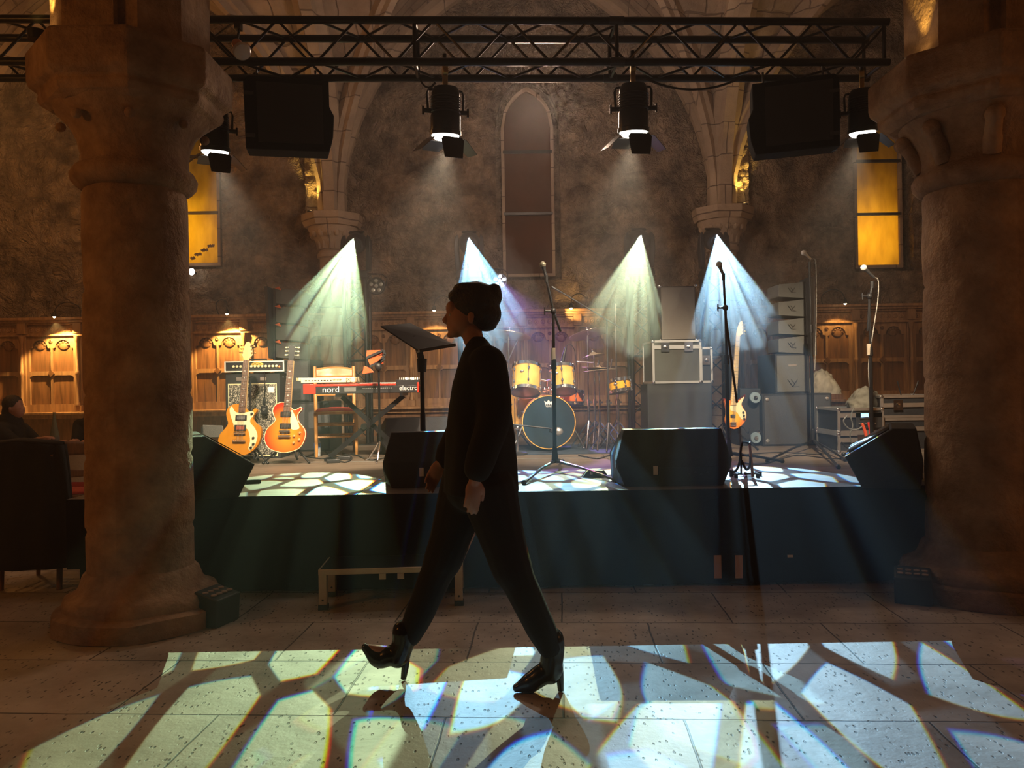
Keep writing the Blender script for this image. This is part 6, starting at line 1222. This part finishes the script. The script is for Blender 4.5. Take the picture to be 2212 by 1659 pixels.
# ================================================================ diners and table at the far left
TZ = 0.75
tb_ = thing('dining_table', 'long dining table under a white cloth at the far left behind the pillar', 'table', (-4.35, 8.3, 0))
m = MB(); m.bb((-0.62, -0.38, TZ-0.04), (0.62, 0.38, TZ-0.012)); m.build('tabletop', M['oakd'], tb_)
for x in (-0.55, 0.55):
    for y in (-0.3, 0.3): m = MB(); m.bb((x-0.03, y-0.03, 0), (x+0.03, y+0.03, TZ-0.04)); m.build('leg', M['oak'], tb_)
m = MB()
def tc_(u, v):
    x = -0.80+1.6*u; y = -0.56+1.12*v; ex = max(0, abs(x)-0.64); ey = max(0, abs(y)-0.4); d = ex+ey
    return (-4.35+min(max(x, -0.64), 0.64)+(0.02*math.sin(y*9) if ex > 0 else 0), 8.3+min(max(y, -0.4), 0.4)+(0.025*math.sin(x*11)*ey*7 if ey > 0 else 0), TZ-0.008+0.004*math.sin(x*5+y*3)-d*2.3)
m.grid(tc_, 80, 60); tag(m.build('tablecloth', mat('white_linen', (0.55, 0.5, 0.42), 0.85, var=0.06, bump=0.15, bscale=60), solid=0.003), 'white tablecloth draped over the table at the far left', 'tablecloth')
m = MB(); m.grid(lambda u, v: (-4.6+0.7*u, 7.86+0.01*math.sin(u*9), 0.42-0.1*v), 20, 2); tag(m.build('red_napkin', RED, solid=0.004), 'strip of red cloth hanging below the white cloth beside the left pillar', 'napkin')
p = P(118, 945, 8.2); bt = thing('glass_bottle', 'pale green glass bottle on the white tablecloth at the far left', 'bottle', (p.x, 8.2, TZ)); m = MB(); m.lathe([(0.046, 0), (0.048, 0.02), (0.045, 0.14), (0.02, 0.28), (0.014, 0.35), (0.015, 0.38)], n=20); m.build('bottle_glass', mat('pale_green_glass', (0.25, 0.3, 0.22), 0.1, alpha=0.7), bt)
m = MB(); m.lathe([(0.048, 0.04), (0.048, 0.12)], n=20); m.build('label_wrap', M['grey'], bt)
p = P(162, 968, 8.05); pl = thing('plate', 'white plate with a crumpled napkin on the table by the left pillar', 'plate', (p.x, 8.08, TZ)); m = MB(); m.lathe([(0.05, 0), (0.07, 0.004), (0.12, 0.015), (0.12, 0.018), (0.06, 0.008)], n=32); m.build('dish', M['white'], pl); m = MB(); m.ball((0, 0, 0.03), (0.05, 0.04, 0.03), 12, 8); m.build('food', CREAM, pl)
def chairx(lab, loc, rz): return woodchair(lab, loc, rz, RED, M['oakd'], grp='dining chairs at the far left table')
JX, JY = -3.31, 5.46
ch = chairx('dining chair with a black jacket over its back, nearest at the far left', (JX, JY, 0), PI)
JK = mat('black_jacket_cloth', (0.008, 0.008, 0.009), 0.9, var=0.3, bump=0.3, bscale=30)
m = MB()
def jk(u, v):
    a = 2*PI*u; s_ = 0.27+0.07*v+0.012*math.sin(5*a+v*4); x = s_*math.cos(a); y = (0.075+0.05*v)*math.sin(a)+0.012*math.sin(9*a); z = 1.02-0.85*v-0.03*abs(math.cos(a))*(1-v)
    return (JX+x, JY-0.26+y, z)
m.grid(jk, 48, 16); m.grid(lambda u, v: (JX-0.27+0.54*u, JY-0.26+(v-0.5)*0.15*math.sin(PI*min(1, max(0, u*0.98+0.01)))**0.5, 1.02+0.02*math.sin(PI*v)-0.03*abs(2*u-1)), 24, 6)
tag(m.build('jacket', JK, solid=0.008), 'black jacket hanging over the nearest chair back at the far left', 'jacket')
chairx('empty dining chair between the jacket chair and the table at the far left', (-3.95, 6.75, 0), PI+0.5)
def diner(lab, seat, face, shirt, hairm, reach, seed):
    """seated figure; face = unit direction it looks along"""
    S = V(seat); f_ = V(face).normalized(); s_ = V((-f_.y, f_.x, 0)); r = thing('person', lab, 'person', (S.x, S.y, 0)); m = MB(); U = V((0, 0, 1))
    hd = S+U*0.68+f_*0.06
    m.ball(hd+U*0.03-f_*0.01, (0.085, 0.085, 0.1), 16, 12); m.ball(hd+f_*0.03-U*0.03, (0.065, 0.062, 0.075), 14, 10); m.ball(hd+f_*0.1-U*0.02, 0.014, 8, 6); m.ball(hd+f_*0.088-U*0.055, (0.012, 0.016, 0.007), 8, 6)
    for q in (-1, 1): m.ball(hd+s_*0.083*q, (0.012, 0.012, 0.026), 8, 6); m.ball(hd+f_*0.08+s_*0.03*q, (0.01, 0.01, 0.008), 8, 6)
    limb(m, [hd-U*0.06, hd-U*0.15-f_*0.02], [0.05, 0.055]); limb(m, [S+U*0.5, S+U*0.3, S+U*0.08], [0.11, 0.12, 0.14]); m.ball(S+U*0.46, (0.1+0.1*abs(s_.x), 0.1+0.1*abs(s_.y), 0.07), 14, 8)
    for q in (-1, 1):
        hipp = S+s_*0.1*q+U*0.04; kn = hipp+f_*0.42+U*0.02; limb(m, [hipp, kn], [0.085, 0.06]); limb(m, [kn, V((kn.x, kn.y, 0.08))-f_*0.03], [0.058, 0.04]); fo = V((kn.x, kn.y, 0.045))-f_*0.04; limb(m, [fo, fo+f_*0.17], [0.042, 0.03])
        sh = S+s_*0.18*q+U*0.46; hn = V(reach[0 if q < 0 else 1]); el = sh.lerp(hn, 0.5)-U*0.1; limb(m, [sh, el, hn], [0.05, 0.04, 0.027], seg=6); hand(m, hn, (hn-el), -U, 1.0, 0.5, -q)
    b_ = m.build('body', SKIN, r, world=True); bodyify(b_, 0.008, 3)
    m = MB(); limb(m, [S+U*0.52, S+U*0.3, S+U*0.04], [0.13, 0.145, 0.165]); m.ball(S+U*0.47, (0.12+0.11*abs(s_.x), 0.12+0.11*abs(s_.y), 0.085), 14, 8)
    for q in (-1, 1): sh = S+s_*0.18*q+U*0.46; hn = V(reach[0 if q < 0 else 1]); el = sh.lerp(hn, 0.5)-U*0.1; limb(m, [sh, el.lerp(sh, 0.1)], [0.07, 0.06])
    c_ = m.build('shirt', shirt, r, world=True); bodyify(c_, 0.01, 3)
    m = MB(); m.ball(hd+U*0.045-f_*0.03, (0.1, 0.1, 0.1), 14, 10); m.ball(hd-f_*0.07-U*0.05, (0.07, 0.07, 0.12), 12, 8); h2 = m.build('hair', hairm, r, world=True); bodyify(h2, 0.01, 2)
diner('seated diner in dark clothes at the far left edge, bare forearm on the table', (-5.33, 8.15, 0.5), (1, -0.05, 0), JK, HAIR, [(-4.92, 7.98, 0.86), (-4.95, 8.35, 0.80)], 1)
chairx('dining chair under the diner at the far left edge', (-5.36, 8.15, 0), PI/2)
diner('seated diner in dark clothes half hidden by the left pillar', (-4.86, 8.95, 0.5), (0.05, -1, 0), JK, HAIR, [(-4.86, 8.5, 0.80), (-4.68, 8.5, 0.80)], 2)
chairx('dining chair under the diner half hidden by the left pillar', (-4.86, 8.98, 0), 0)
